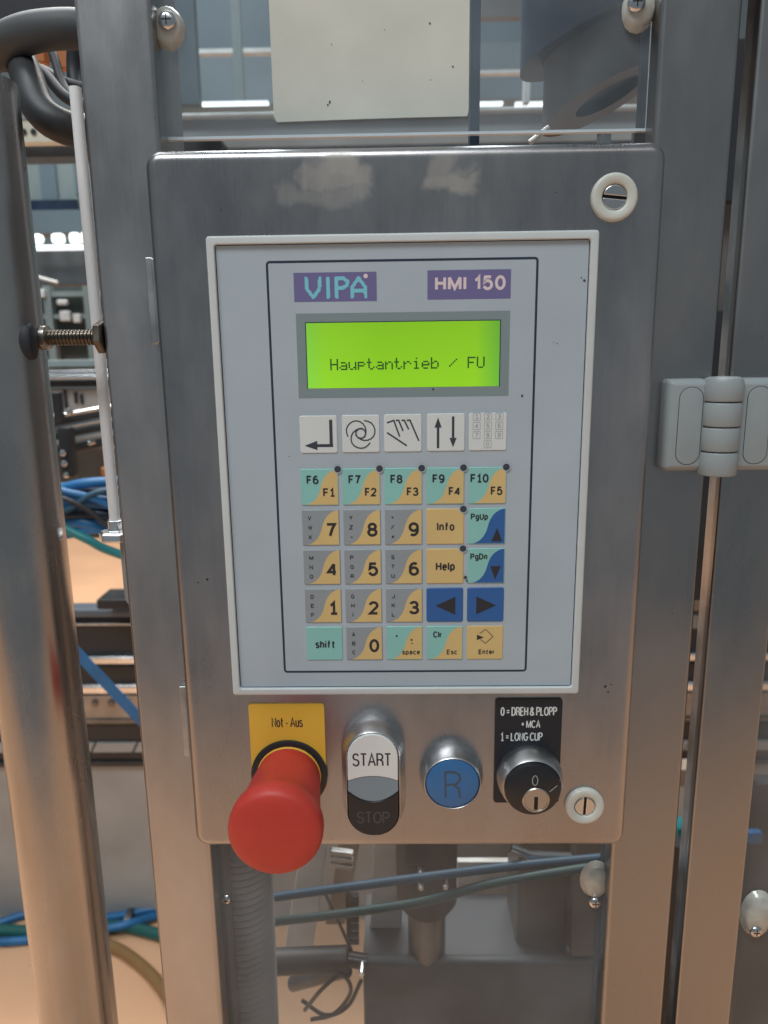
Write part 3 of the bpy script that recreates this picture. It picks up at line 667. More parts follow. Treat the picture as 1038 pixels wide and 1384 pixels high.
g = G(); text_px(g, 'STOP', 482, 1097, 527, 1113, -10.66, .13); build('lettering', g, 'stop_ink', ss, smooth=0)

# ================================================================ RESET
RX, RZ = 23.8, -156.7
rb = thing('reset_button', (RX, BY, RZ), 'round blue push button marked R in a satin metal ring', 'push button')
g = G(); g.lathe(RX, RZ, [(16.6, BY), (16.6, .5), (16.3, -1.5), (15.8, -3.5), (15.2, -5.5), (14.7, -7), (14.4, -7.8), (14.1, -8), (13.85, -7.7), (13.8, -5)], 64, cap=False); build('ring', g, 'satin', rb, smooth=50)
g = G(); g.lathe(RX, RZ, [(13.6, -4), (13.6, -7.2), (13.2, -7.8), (12.5, -8.05), (8, -8.2), (.5, -8.3)], 56); build('cap', g, 'blue_cap', rb)
g = G()
q = lambda px, py: (at(px, py, -8.45).x, at(px, py, -8.45).z)
g.stroke([q(602, 1077), q(602, 1044), q(615, 1044), q(621, 1048), q(622, 1054), q(617, 1060), q(603, 1061)], .95, -8.36)
g.stroke([q(613, 1061), q(620, 1066), q(622, 1078)], .95, -8.38)
build('lettering', g, 'r_ink', rb, smooth=0)

# ================================================================ KEY SWITCH
bp_ = thing('label_plate', (63.3, BY, -174), 'black label plate with white lettering DREH & PLOPP, MCA and LONG CUP', 'label plate')
g = G(); g.prism(rrect(46.2, 80.4, -174, -115, 1.6), BY - 1.0, BY - .02); pl = build('plate', g, 'black_plate', bp_)
g = G()
text_px(g, '0 = DREH & PLOPP', 676.5, 955.5, 753, 967.5, BY - 1.06, .155); text_px(g, '+ MCA', 704, 973.5, 730.5, 984, BY - 1.06, .155); text_px(g, '1 = LONG CUP', 676.5, 990, 733.5, 1001.5, BY - 1.06, .155)
build('lettering', g, 'white_print', pl, smooth=0)
KX, KZ = 64.4, -158.0
ks = thing('key_switch', (KX, BY, KZ), 'black key switch with round lock in a satin metal ring on the black label plate', 'key switch')
g = G(); g.lathe(KX, KZ, [(17, BY - 1), (17, -.5), (16.8, -2.5), (16.3, -5), (15.7, -7), (15.1, -8.6), (14.6, -9.2), (14.3, -9)], 64, cap=False); build('ring', g, 'satin', ks, smooth=50)
g = G(); g.lathe(KX - .4, KZ + .4, [(14.2, -6), (14.2, -11.4), (13.8, -12.2), (13.2, -12.5), (1, -12.6)], 56); cp = build('turning_cap', g, 'black', ks)
kx, kz = 65.5, -162.9
g = G(); g.lathe(kx, kz, [(6.9, -12.4), (6.9, -12.9), (6.5, -13.3), (5.9, -13.3), (5.7, -12.95), (.4, -12.95)], 40); lk = build('lock_cylinder', g, 'nut', ks)
g = G(); g.prism([(kx - .95, kz - 5.2), (kx + .95, kz - 5.2), (kx + .95, kz + 2), (kx - .95, kz + 2)], -13.02, -12.9); build('keyhole', g, 'keyhole', lk, smooth=0)
g = G(); text_px(g, '0', 719, 1048, 727.5, 1062, -12.72, .09); pa, pb = at(743, 1070, -12.7), at(753, 1062, -12.7)
g.stroke([(pa.x, pa.z), (pb.x, pb.z)], .5, -12.72); build('lettering', g, 'hinge', cp, smooth=0)

# ================================================================ LATCHES
for cx, cz, tilt, lab in ((94.0, 124.4, -6, 'slotted quarter turn latch in a pale ring, upper right of the steel lid'), (94.1, -175.9, 88, 'slotted quarter turn latch in a pale ring, beside the key switch')):
    l = thing('quarter_turn_latch', (cx, BY, cz), lab, 'latch', 'quarter turn latches of the steel lid')
    g = G(); g.lathe(cx, cz, [(10.2, BY), (10.2, BY - 1.4), (9.9, BY - 2.2), (9.4, BY - 2.6), (8.6, BY - 2.7), (6.2, BY - 2.5), (5.6, BY - 1.9), (5.5, BY - .8)], 48, cap=False); build('ring', g, 'latch_ring', l, smooth=50)
    g = G()
    for sg in (1, -1):
        o = []
        for i in range(13):
            t = R_(180 * i / 12); o.append((5.35 * math.cos(t), .55 + max(0, math.sin(t) * 5.35 - .55)))
        ct, st = math.cos(R_(tilt)), math.sin(R_(tilt))
        rr = [(cx + (x * ct - z * sg * st), cz + (x * st + z * sg * ct)) for x, z in o]
        g.prism(rr, BY - 2.0, BY - .6)
    build('slotted_screw', g, 'chrome', l, bev=1.1, seg=4)
    g = G(); g.sheet(circle(cx, cz, 5.4), BY - .7); build('slot_bottom', g, 'keyhole', l, smooth=0)

# ================================================================ GREY HINGE
hg = thing('hinge', (158, 20, 20), 'grey plastic hinge with round knuckles joining the frame post to the neighbouring door', 'hinge')
hz0, hz1 = 0.2, 44.6
kxc = at(980, 580, 6).x; kr = 9.2
def leaf(x0, x1, ro):
    g = G()
    ls = [[(x, y, z) for x, z in inset_rr(x0, x1, hz0, hz1, ro, d, 4)] for d, y in ((0, 19.9), (0, 14), (.8, 11.5), (2.4, 10.2), (3.2, 10.0))]
    g.loops(ls, cap0=True); return g
xa = at(900, 580, 10).x
build('leaf', leaf(xa, kxc - kr + 2.5, 2.5), 'hinge', hg); build('leaf', leaf(kxc + kr - 2.5, kxc + 36, 2.5), 'hinge', hg)
for xc in (at(931.5, 580, 10).x, at(1023, 580, 10).x):
    g = G(); ls = [[(x, y, z) for x, z in inset_rr(xc - 5.6, xc + 5.6, hz0 + 3.6, hz1 - 3.8, 5.5, d, 8)] for d, y in ((0, 10.2), (.12, 9.8), (.5, 9.7))]
    g.loops(ls); pgv = build('cover_cap', g, 'hinge', hg)
    g = G(); ring(g, xc - 5.85, xc + 5.85, hz0 + 3.4, hz1 - 3.6, 5.6, .28, 9.93, 8); build('cap_groove', g, 'dark_fill', pgv, smooth=0)
n_k = 4; hh = (hz1 - hz0 + 3) / n_k
for i in range(n_k):
    za = hz0 - 2.0 + hh * i + .18; zb_ = za + hh - .36; g = G(); n = 32
    prof = [(kr * .3, za), (kr - 1.2, za), (kr - .35, za + .3), (kr, za + 1.0), (kr, zb_ - (1.0 if i < 3 else 2.2)), (kr - (.35 if i < 3 else .9), zb_ - (.3 if i < 3 else .6)), (kr - (1.2 if i < 3 else 2.6), zb_), (kr * .3, zb_)]
    g.loops([[(kxc + r * math.cos(6.2832 * k / n), 12 + r * math.sin(6.2832 * k / n), z) for k in range(n)] for r, z in prof], cap0=True)
    build('knuckle', g, 'hinge', hg)
g = G(); g.loops([[(kxc + 8.3 * math.cos(6.2832 * k / 24), 12 + 8.3 * math.sin(6.2832 * k / 24), z) for k in range(24)] for z in (hz0 - 1, hz1)], cap0=True); build('hinge_pin', g, 'dark_fill', hg)

# ================================================================ CLEAR WINDOWS
def screw(g_parent, px, py, Y, rh, slot='cross'):
    p = at(px, py, Y)
    g = G(); g.lathe(p.x, p.z, [(rh, Y), (rh, Y - .8), (rh * .85, Y - 1.6), (rh * .5, Y - 2.1), (.1, Y - 2.2)], 24); s_ = build('screw_head', g, 'chrome', g_parent)
    g = G(); g.box(p.x - rh * .55, p.x + rh * .55, Y - 2.35, Y - 1.9, p.z - .25, p.z + .25); g.box(p.x - .25, p.x + .25, Y - 2.35, Y - 1.9, p.z - rh * .55, p.z + rh * .55)
    build('cross_slot', g, 'keyhole', s_, smooth=0)
def window(name, x0, x1, z0, z1, Y, mat, label):
    o = thing(name, ((x0 + x1) / 2, Y, z0), label, 'window')
    g = G(); g.sheet([(x0, z0), (x1, z0), (x1, z1), (x0, z1)], Y); build('clear_sheet', g, mat, o, smooth=0)
    g = G(); e = 1.3
    g.box(x0, x1, Y + .1, Y + 3, z0 - e, z0); g.box(x0 - e * .6, x0, Y + .1, Y + 3, z0 - e, z1); g.box(x1, x1 + e * .6, Y + .1, Y + 3, z0 - e, z1)
    build('sheet_edge', g, 'plexi_edge', o, smooth=0)
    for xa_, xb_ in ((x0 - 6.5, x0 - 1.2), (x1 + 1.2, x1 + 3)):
        g = G(); g.box(xa_, xb_, Y + 5, Y + 22, z0 - 30, z1); build('edge_shade', g, 'dark_fill', o, smooth=0)  # dark strips added beside the sheet, standing for shade in the gap
    return o
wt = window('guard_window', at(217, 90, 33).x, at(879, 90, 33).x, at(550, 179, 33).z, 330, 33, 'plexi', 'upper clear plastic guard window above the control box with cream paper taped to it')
for (px, py) in ((228, 30), (862, 6)):
    p = at(px, py, 33); g = G()
    ls = []
    for k_ in range(5):
        t_ = k_ / 4; rr = 7.6 - 1.8 * t_ ** 2
        ls.append([(p.x + (rr + 1.1 * math.sin(3 * a_ * .3927 + px) * .3) * math.cos(a_ * .3927), 33 - .3 - 5 * t_, p.z - 3 + (rr * 1.22) * math.sin(a_ * .3927)) for a_ in range(16)])
    g.loops(ls); build('cloudy_washer', g, 'silicone', wt, smooth=70)
    screw(wt, px - 2, py - 2, 27, 4.0)
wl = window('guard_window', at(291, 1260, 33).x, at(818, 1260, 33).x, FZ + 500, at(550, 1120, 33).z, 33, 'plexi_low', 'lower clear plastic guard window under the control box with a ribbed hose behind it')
screw(wl, 306, 1215, 33, 2.7)
for (px, py, wdw) in ((804, 1190, wl),):
    p = at(px, py, 33); g = G()
    g.loops([[(p.x + (9 - d) * math.cos(a_ * .3927), 32.6 - d * 1.3, p.z + 1.5 + (12.5 - d) * math.sin(a_ * .3927)) for a_ in range(16)] for d in (0, .8, 2.0, 3.0)])
    build('cloudy_washer', g, 'silicone', wdw, smooth=70)
screw(wl, 804, 1219, 29, 3.6)
# neighbouring door's window
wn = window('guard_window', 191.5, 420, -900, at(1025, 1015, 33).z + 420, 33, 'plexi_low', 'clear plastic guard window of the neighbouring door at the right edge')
p = at(1024, 1238, 31); g = G()
g.loops([[(p.x + (10 - d) * math.cos(a_ * .3927), 32.6 - d * 1.3, p.z + 1 + (15.5 - d) * math.sin(a_ * .3927)) for a_ in range(16)] for d in (0, .8, 2.0, 3.4)])
build('cloudy_washer', g, 'silicone', wn, smooth=70); screw(wn, 1021, 1258, 29, 3.6)

# cream paper stuck behind the upper window
pa = thing('paper_sheet', (0, 32.8, at(500, 163, 32).z), 'blank cream sheet with dark specks taped on the upper window', 'paper')
g = G(); a0 = at(366, 90, 32); a1 = at(634, 90, 32); zb_ = at(500, 161, 32).z
bmm = g; g.prism([(a0.x, 330), (a0.x + .4, zb_ + 2), (a0.x + 1.6, zb_ - .4), (a0.x + 30, zb_ + .1), (a1.x - 30, zb_ + .5), (a1.x - .6, zb_ + .6), (a1.x, zb_ + 3), (a1.x, 330)], 32.2, 32.8); build('sheet', g, 'paper', pa)
for px, py, r in ((446, 138, .8), (443, 142, .5), (581, 32, .55), (612, 90, .5), (582, 108, .35), (448, 60, .35), (520, 40, .3), (490, 110, .3)):
    p = at(px, py, 32.1); g = G()
    g.sheet([(p.x + r * random.uniform(.4, 1) * math.cos(a / 7 * 6.283), p.z + 1.4 * r * random.uniform(.4, 1) * math.sin(a / 7 * 6.283)) for a in range(7)], 32.1); build('dirt_speck', g, 'speck', pa, smooth=0)

# ================================================================ STEEL TUBE AND BOLT AT THE LEFT
tb = thing('steel_tube', (-198.5, 22, FZ), 'upright round stainless steel tube at the left edge in front of the machine', 'tube')
g = G(); g.loops([[(-198.5 + 21.5 * math.cos(6.2832 * k / 64), 22 + 21.5 * math.sin(6.2832 * k / 64), z) for k in range(64)] for z in (FZ, at(25, 96, 10).z)], cap0=True)
build('pipe', g, 'tube', tb)
bo = thing('spacer_bolt', (-160, 24, 66), 'threaded bolt with nut between the steel tube and the left post', 'bolt')
bz = at(100, 456, 24).z; bx0 = at(46, 456, 24).x; bx1 = -145.6
g = G()
steps = int((bx1 - bx0) / .45); ph = []
for i in range(steps):
    x = bx0 + i * .45; ph.append((x, 3.9 if i % 4 in (0, 1) else 3.35))
g.loops([[(x, 24 + r * math.cos(.3142 * k), bz + r * math.sin(.3142 * k)) for k in range(20)] for x, r in ph], cap0=True); build('thread', g, 'thread', bo, smooth=25)
def hexnut(x0, x1, r, nm='nut', mt='nut'):
    g = G(); g.loops([[(x, 24 + q_ * math.cos(1.0472 * k + .3), bz + q_ * math.sin(1.0472 * k + .3)) for k in range(6)] for x, q_ in ((x0, r * .9), (x0 + .6, r), (x1 - .6, r), (x1, r * .9))], cap0=True)
    build(nm, g, mt, bo, smooth=0, bev=.3)
hexnut(at(41, 456, 24).x, at(57, 456, 24).x, 7.0); hexnut(at(132, 456, 24).x, at(143, 456, 24).x, 8.2, 'nut', 'thread')
g = G(); xw = at(62, 456, 24).x; g.loops([[(x, 24 + r * math.cos(.3142 * k), bz + r * math.sin(.3142 * k)) for k in range(20)] for x, r in ((xw - 1.6, 5.4), (xw - 1.3, 6), (xw + 1.3, 6), (xw + 1.6, 5.4))], cap0=True); build('washer_and_reflection', g, 'nut', bo)
fo = G(); fo.loops([[(x, 14 + r * .7 * math.cos(.3142 * k), bz - 2 + 1.2 * r * math.sin(.3142 * k)) for k in range(20)] for x, r in ((-186, 7.5), (-180, 7.5), (-177.2, 7), (-176.6, 6))], cap0=True)
build('rubber_pad', fo, 'rubber', bo, smooth=50)
# thin bright rod along the post edge
rd = thing('guide_rod', (-154, 44, -20), 'thin bright metal rod hanging close beside the left post, ending in a nut', 'rod')
rx = at(133, 450, 46).x; g = G(); zt_ = at(110, 118, 46).z; zr = at(155, 706, 46).z
g.tube([(rx - .4, 46, zt_), (rx - .4, 46, zr)], 2.9, 16); build('rod', g, P('bright_rod', (.9, .9, .9), .35), rd)
g = G(); g.loops([[(rx + (q_) * math.cos(1.0472 * k), 46 + q_ * math.sin(1.0472 * k), z) for k in range(6)] for z, q_ in ((zr - 10, 9.0), (zr - 9, 10), (zr - 5.5, 10), (zr - 4.5, 8.5), (zr - 4.4, 4.6), (zr + 1.5, 4.6))], cap0=True); build('nut', g, 'rail_bright', rd, smooth=0, bev=.5)
g = G(); g.tube([(rx + 3, 46, zr - 10), (rx + 3, 46, zr - 44), (rx + 7, 46, zr - 50)], 1.8, 12); build('bracket', g, 'grey_wall', rd)

# ================================================================ BEHIND, LEFT GAP
def hose(name, pts, r, mat, label, cat='hose', group=None, n=14):
    path = smooth_path([at(px, py, Y) for px, py, Y in pts], 6)
    g = G(); g.tube(path, r, n); return solo(name, g, mat, label, cat, group)
hose('hose', [(-90, 150, 90), (-30, 85, 80), (20, 52, 74), (70, 40, 70), (130, 42, 74), (220, 60, 90)], 9.5, 'dark_hose', 'thick dark grey hose arching across the top left corner', group='hoses at the top left')
hose('hose', [(20, 60, 110), (38, 108, 70), (55, 150, 55), (88, 172, 55), (130, 178, 70), (220, 185, 90)], 8.3, 'black_hose', 'thick black hose curving down in front of the cream panel at the top left', group='hoses at the top left')
for i, (pts, r) in enumerate((([(20, 70, 130), (60, 100, 120), (95, 135, 110), (160, 150, 110)], 3.2), ([(60, 40, 140), (74, 80, 130), (88, 120, 120), (120, 150, 110)], 2.6),
                 ([(100, 60, 140), (100, 100, 140), (108, 150, 130)], 4.2), ([(0, 90, 150), (50, 92, 140), (90, 112, 130), (150, 128, 130)], 3.0))):
    hose('cable', pts, r, 'rubber', ('black cable crossing steeply behind the hoses at the top left', 'thin black cable leaning in front of the orange clip, top left', 'short thick black cable hanging beside the left post top', 'black cable running nearly level behind the top left hoses')[i], 'cable', 'black cables at the top left')
g = G(); slab(g, 74, 62, 98, 92, 160, 8); slab(g, 30, 62, 60, 84, 165, 8); solo('clip', g, 'orange_bit', 'orange plastic clip among the black cables at the top left', 'clip', bev=1)
g = G(); slab(g, -60, -160, 210, 62, 260, 30); solo('cover_plate', g, 'rubber', 'dark cover plate behind the hoses at the top left', 'plate', smooth=0)
pn = thing('wall_panel', at(50, 190, 700), 'cream panel with two small holes hanging behind the hoses at the top left', 'panel')
g = G(); slab(g, -40, 162, 110, 192, 700, 20); build('board', g, 'cream', pn, smooth=0)
for px in (32, 45, 62):
    p = at(px, 178, 698); g = G(); g.sheet(circle(p.x, p.z, 4), 698); build('hole', g, 'rail_black', pn, smooth=0)
g = G(); slab(g, -60, 154, 150, 161, 698, 30); build('top_rail', g, 'steel', pn, smooth=0)
def bgbox(name, rects, mat, label, cat, group=None, bev=0, kind=None):
    g = G()
    for r in rects: slab(g, *r)
    return solo(name, g, mat, label, cat, group, kind, smooth=0, bev=bev)
bgbox('beam', [(-60, 193, 300, 211, 760, 40)], 'rail_black', 'dark cross beam under the cream panel at the left', 'beam')
cb = thing('machine_cabinet', at(80, 290, 1500), 'dull green grey machine cabinet with darker doors seen at the upper left', 'cabinet')
g = G(); slab(g, -80, 208, 200, 282, 1500, 200); build('housing', g, 'cabinet', cb, smooth=0)
for r_ in ((54, 212, 76, 275), (100, 214, 112, 262)):
    g = G(); slab(g, *r_, 1494, 10); build('door', g, 'wall', cb, smooth=0)
g = G(); slab(g, 40, 270, 104, 284, 1490, 20); build('handle_bar', g, 'dark_blue', cb, smooth=0)
g = G(); slab(g, 30, 288, 130, 292, 1480, 20); build('trim', g, 'pale_metal', cb, smooth=0)
bgbox('machine_cover', [(-60, 283, 300, 314, 1400, 60)], 'wall', 'blue grey machine cover above the row of lamps at the left', 'cover')
for i, (a_, b_) in enumerate(((38, 55), (68, 84), (92, 106), (108, 118))):
    bgbox('lamp', [(a_, 316 - i, b_, 328, 1300, 20)], 'lamp', ('leftmost of the small white lamps in the left gap', 'second small white lamp from the left in the left gap', 'third small white lamp from the left in the left gap', 'rightmost small white lamp beside the rod in the left gap')[i], 'lamp', 'small lamps in the left gap', bev=6)
bgbox('tube_lamp', [(34, 331, 122, 337, 1290, 20)], 'lamp', 'long white tube lamp under the small lamps at the left', 'lamp', bev=4)
bgbox('machine_cover', [(-60, 338, 300, 384, 1350, 60)], P('dull_brown', (.07, .075, .08), .6), 'dull dark cover below the long tube lamp at the left', 'cover')
g = G(); p, q_ = at(42, 372, 1200), at(78, 382, 1200); g.tube([p, q_], 3, 8); solo('arm', g, 'pale_metal', 'thin pale arm sloping down below the tube lamp', 'arm')
rk = thing('shelf_rack', at(90, 450, 1300), 'grey green rack with pale parts on it seen through the left gap', 'rack')
for i, r_ in enumerate(((30, 386, 300, 500),)): g = G(); slab(g, *r_, 1340, 20); build('back_panel', g, P('rack_back', (.11, .13, .12), .6, var=.3, vscale=5), rk, smooth=0)
for r_ in ((-40, 393, 300, 400), (-40, 424, 300, 430), (-40, 454, 300, 461)): g = G(); slab(g, *r_, 1300, 30); build('shelf', g, 'cabinet', rk, smooth=0)
for r_ in ((62, 386, 72, 490), (116, 386, 124, 490)): g = G(); slab(g, *r_, 1296, 20); build('upright', g, 'cabinet', rk, smooth=0)
for r_ in ((48, 391, 60, 402), (80, 420, 94, 434), (98, 424, 108, 436), (76, 405, 90, 412)): g = G(); slab(g, *r_, 1286, 12); build('part_box', g, 'pale_metal', rk, smooth=0, bev=3)

cv = thing('conveyor', at(100, 600, 900), 'conveyor with bright rails and white side panel seen through the left gap', 'conveyor')
for r_, m_, nm in (((-60, 486, 300, 495, 900, 40), 'cabinet', 'rail'), ((-60, 500, 300, 506, 880, 20), 'lamp_like', 'rail'), ((-60, 507, 300, 512, 872, 20), 'rail_bright', 'rail'),
                   ((-60, 514, 300, 523, 890, 30), 'rail_black', 'rail'), ((-60, 525, 300, 560, 900, 20), 'grey_wall', 'side_panel')):
    g = G(); slab(g, *r_); build(nm, g, 'rail_bright' if m_ == 'lamp_like' else m_, cv, smooth=0, bev=1.5)
g = G()
for r_ in ((100, 530, 104, 545), (108, 533, 112, 546), (86, 527, 90, 552)): slab(g, *r_, 896, 3)
build('marking', g, 'rail_black', cv, smooth=0)
for i, (ya, yb, th, m_) in enumerate(((566, 545, 4, 'rail_bright'), (574, 552, 5, 'rail_black'), (582, 562, 3.5, 'rail_bright'), (592, 570, 5, 'rail_black'), (600, 582, 4, 'grey_wall'), (612, 592, 7, 'rail_black'))):
    g = G(); g.tube([at(20, ya + 8, 700), at(240, yb - 12, 820)], th, 10); build('sloping_rail', g, m_, cv)
g = G(); slab(g, 80, 578, 97, 646, 690, 18); slab(g, 70, 530, 82, 570, 690, 12); build('bracket', g, 'rail_black', cv, smooth=0, bev=2)
g = G(); p = at(90, 642, 686); g.lathe(p.x, p.z, [(4, 690), (4, 684), (2, 683)], 12); p = at(121, 599, 686); g.lathe(p.x, p.z, [(3, 700), (3, 684), (2, 683)], 12); build('bolt_head', g, 'chrome', cv)
bgbox('back_board', [(-60, 606, 300, 660, 1050, 30)], P('brown_grey', (.12, .105, .09), .6, var=.2), 'brown grey board below the sloping rails in the left gap', 'board')  # plain board with a brown grey colour of its own
bgbox('orange_cap', [(136, 632, 150, 644, 980, 20)], 'orange_bit', 'small orange cap just above the blue hoses beside the rod', 'cap', bev=3)
labs = ['uppermost of the blue hoses in the left gap', 'broad blue hose second from the top of the bundle in the left gap', 'dark blue hose in the middle of the bundle in the left gap', 'low blue hose just above the teal hose in the left gap']
for i, (ya, yb, r, m_) in enumerate(((663, 650, 6.5, 'blue_hose'), (682, 680, 9, 'blue_hose'), (697, 696, 8, 'dark_blue'), (704, 716, 8.5, 'blue_hose'))):
    hose('air_hose', [(20, ya + 6, 560), (70, ya, 550), (115, (ya + yb) / 2 - 3, 548), (165, yb, 555), (240, yb - 8, 560)], r, m_, labs[i], group='blue air hoses in the left gap')
for i, (ya, yb) in enumerate(((655, 672), (690, 688), (712, 726))):
    hose('cable', [(20, ya, 575), (80, ya + 4, 570), (130, (ya + yb) / 2, 572), (240, yb, 575)], 7.5, 'rail_black', ('black cable behind the uppermost blue hose in the left gap', 'black cable between the blue hoses in the left gap', 'lowest black cable under the blue hoses in the left gap')[i], 'cable', 'black cables among the blue hoses')
hose('air_hose', [(60, 690, 520), (85, 712, 520), (120, 730, 520), (150, 745, 525), (230, 770, 540)], 5.5, 'teal_hose', 'teal hose sloping down over the orange floor in the left gap')
bgbox('stop_block', [(130, 810, 300, 824, 800, 60)], 'rail_black', 'low black block on the rail beside the left post', 'block', bev=3)

# long machine bed running behind everything
mb = thing('machine_bed', at(500, 1205, 870), 'long low machine with black rails above a plain light grey side panel', 'machine')
XL, XR = -1500, 1500
def bed(y0, y1, Y, dep, mat, nm, bev=2, **k):
    za, zb2 = at(110, y0, Y).z, at(110, y1, Y).z; g = G(); g.box(XL, XR, Y, Y + dep, zb2, za); return build(nm, g, mat, mb, smooth=0, bev=bev, **k)
bed(824, 836, 850, 40, P('blue_grey_rail', (.10, .12, .15), .35), 'top_rail', 5)
bed(836, 887, 862, 30, 'rail_black', 'rail')
bed(843, 846, 855, 6, 'steel', 'wire', 1)
bed(888, 899, 848, 20, 'rail_bright', 'rod', 4)
bed(900, 926, 866, 30, 'rail_black', 'rail')
bed(926, 940, 856, 30, 'rail_bright', 'roller', 6)
bed(941, 972, 860, 30, 'tan_metal', 'worn_strip')
bed(973, 979, 856, 30, 'steel_dark', 'lip', 1)
bed(979, 1030, 864, 30, 'rail_black', 'skirt')
z0_, z1_ = at(110, 1017, 858).z, at(110, 1005, 858).z
for i in range(-16, 18):
    xx = at(147, 1010, 858).x + i * 76; g = G(); g.prism([(xx - 31, z0_), (xx + 41, z0_), (xx + 50, z1_), (xx - 22, z1_)], 858, 864)
    if -10 < i < 16: build('belt_link', g, 'grey_wall', mb, smooth=0)
bed(1030, 1036, 858, 20, 'rail_black', 'lip', 1)
g = G(); zz = at(110, 1036, 870).z; g.box(XL, XR, 870, 1000, FZ + .5, zz); build('side_panel', g, 'grey_wall', mb, smooth=0)
p0, p1 = at(84, 862, 560), at(215, 1000, 560)
g = G(); d_ = (p1 - p0).normalized(); nrm_ = Vector((-d_.z, 0, d_.x)) * 7.5
g.prism([((p0 + nrm_).x, (p0 + nrm_).z), ((p0 - nrm_).x, (p0 - nrm_).z), ((p1 - nrm_).x, (p1 - nrm_).z), ((p1 + nrm_).x, (p1 + nrm_).z)], 560, 562)
solo('strap', g, 'blue_hose', 'flat blue strap running diagonally down in front of the black rails', 'strap', smooth=0)

# cables on the floor, lower left
def floor_pt(px, py, h=8):
    d = cam_rot @ Vector(((px - 519) / 1000, 1, -(py - 692) / 1000)); return CAM + d * ((FZ + h - CAM.z) / d.z)
def floor_hose(name, pts, r, mat, label, cat='hose', group=None):
    g = G(); g.tube(smooth_path([floor_pt(a_, b_, r + l_) for a_, b_, l_ in pts], 6), r, 12); return solo(name, g, mat, label, cat, group)
floor_hose('floor_hose', [(-80, 1275, 0), (0, 1247, 0), (60, 1232, 0), (140, 1240, 0), (210, 1228, 10), (300, 1215, 0)], 8, 'blue_hose', 'blue hose on the orange floor, upper of the two at the lower left', group='blue hoses on the floor')
floor_hose('floor_hose', [(-80, 1272, 0), (0, 1273, 0), (60, 1268, 0), (140, 1256, 12), (180, 1247, 14), (225, 1235, 0), (300, 1228, 0)], 8, 'blue_hose', 'blue hose on the orange floor, lower of the two at the lower left', group='blue hoses on the floor')
floor_hose('floor_hose', [(-60, 1255, 0), (20, 1258, 0), (100, 1262, 0), (160, 1252, 0), (215, 1263, 0), (320, 1290, 0)], 11, 'green_hose', 'dark green hose lying beside the blue hoses at the lower left')
floor_hose('floor_hose', [(60, 1262, 0), (140, 1275, 0), (185, 1300, 0), (222, 1340, 0), (250, 1400, 0)], 10, 'brown_hose', 'brown hose curving across the orange floor at the lower left')
floor_hose('floor_cable', [(-60, 1195, 0), (0, 1206, 0), (40, 1222, 0), (90, 1240, 0)], 6, 'grey_hose', 'thin grey cable on the floor left of the steel tube', 'cable')

# ================================================================ BEHIND, RIGHT GAP
bgbox('dark_panel', [(925, 420, 1000, 812, 520, 20)], 'rail_black', 'tall black panel seen through the gap behind the grey hinge', 'panel')  # plain dark panels, here and below, filling the black parts of the gap
bgbox('dark_panel', [(958, 52, 1075, 270, 500, 20)], 'rubber', 'black panel seen through the gap at the upper right', 'panel')
bgbox('duct', [(955, 270, 1030, 420, 530, 20)], 'grey_spout', 'grey duct seen in the gap between the two black panels at the right', 'duct')
bgbox('bright_strip', [(996, 258, 1003, 330, 300, 6)], 'rail_bright', 'short bright metal strip glinting in the upper right gap', 'strip')
for i, (y0_, y1_, m_, lb) in enumerate(((812, 826, 'tan_metal', 'tan strip below the black panel in the right gap'), (832, 850, 'grey_wall', 'short grey block in the right gap'),
        (1040, 1064, 'tan_metal', 'small tan block low in the right gap'), (1120, 1142, 'teal_hose', 'teal block low in the right gap'))):
    bgbox('machine_block', [(915, y0_, 985, y1_, 600, 30)], m_, lb, 'block', bev=2)
bgbox('dark_panel', [(880, 1145, 958, 1500, 420, 20)], 'rail_black', 'black panel at the bottom of the right gap', 'panel')
bgbox('dark_panel', [(1002, 1060, 1200, 1500, 420, 20)], P('near_black_green', (.03, .036, .036), .5), 'dark panel behind the neighbouring door window at the lower right', 'panel')
bgbox('blue_bit', [(1012, 1126, 1032, 1142, 380, 10)], 'blue_hose', 'small blue coupling behind the window at the lower right', 'coupling', bev=3)

# ================================================================ BEHIND THE UPPER WINDOW
bl = P('blue_grey_panel', (.10, .14, .165), .5, var=.25, vscale=4)
bgbox('machine_hood', [(190, -220, 900, 60, 1500, 60)], bl, 'broad blue grey hood filling the back of the upper window', 'hood')
bgbox('machine_hood', [(190, 60, 900, 136, 1450, 60)], P('blue_grey_low', (.14, .18, .20), .5, var=.3, vscale=5), 'paler blue grey casing below the hood in the upper window', 'casing')
rl = thing('light_rail', at(500, 150, 900), 'pale horizontal rail with its reflections as glowing strips crossing the upper window', 'rail')
for r_, m_ in (((190, 147, 900, 152, 880, 20), 'pale_metal'), ((190, 153, 900, 196, 900, 20), 'grey_wall')):
    g = G(); slab(g, *r_); build('rail_bar', g, m_, rl, smooth=0, bev=2)
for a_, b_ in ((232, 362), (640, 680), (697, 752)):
    g = G(); slab(g, a_, 137, b_, 141, 880, 10); build('reflection_strip', g, 'lamp', rl, smooth=0)  # glowing strips stand for white reflections along the rail
bgbox('panel_strip', [(190, 196, 900, 240, 860, 20)], P('deep_blue_grey', (.05, .07, .09), .5, var=.3), 'dark strip seen between the upper window and the control box', 'strip')
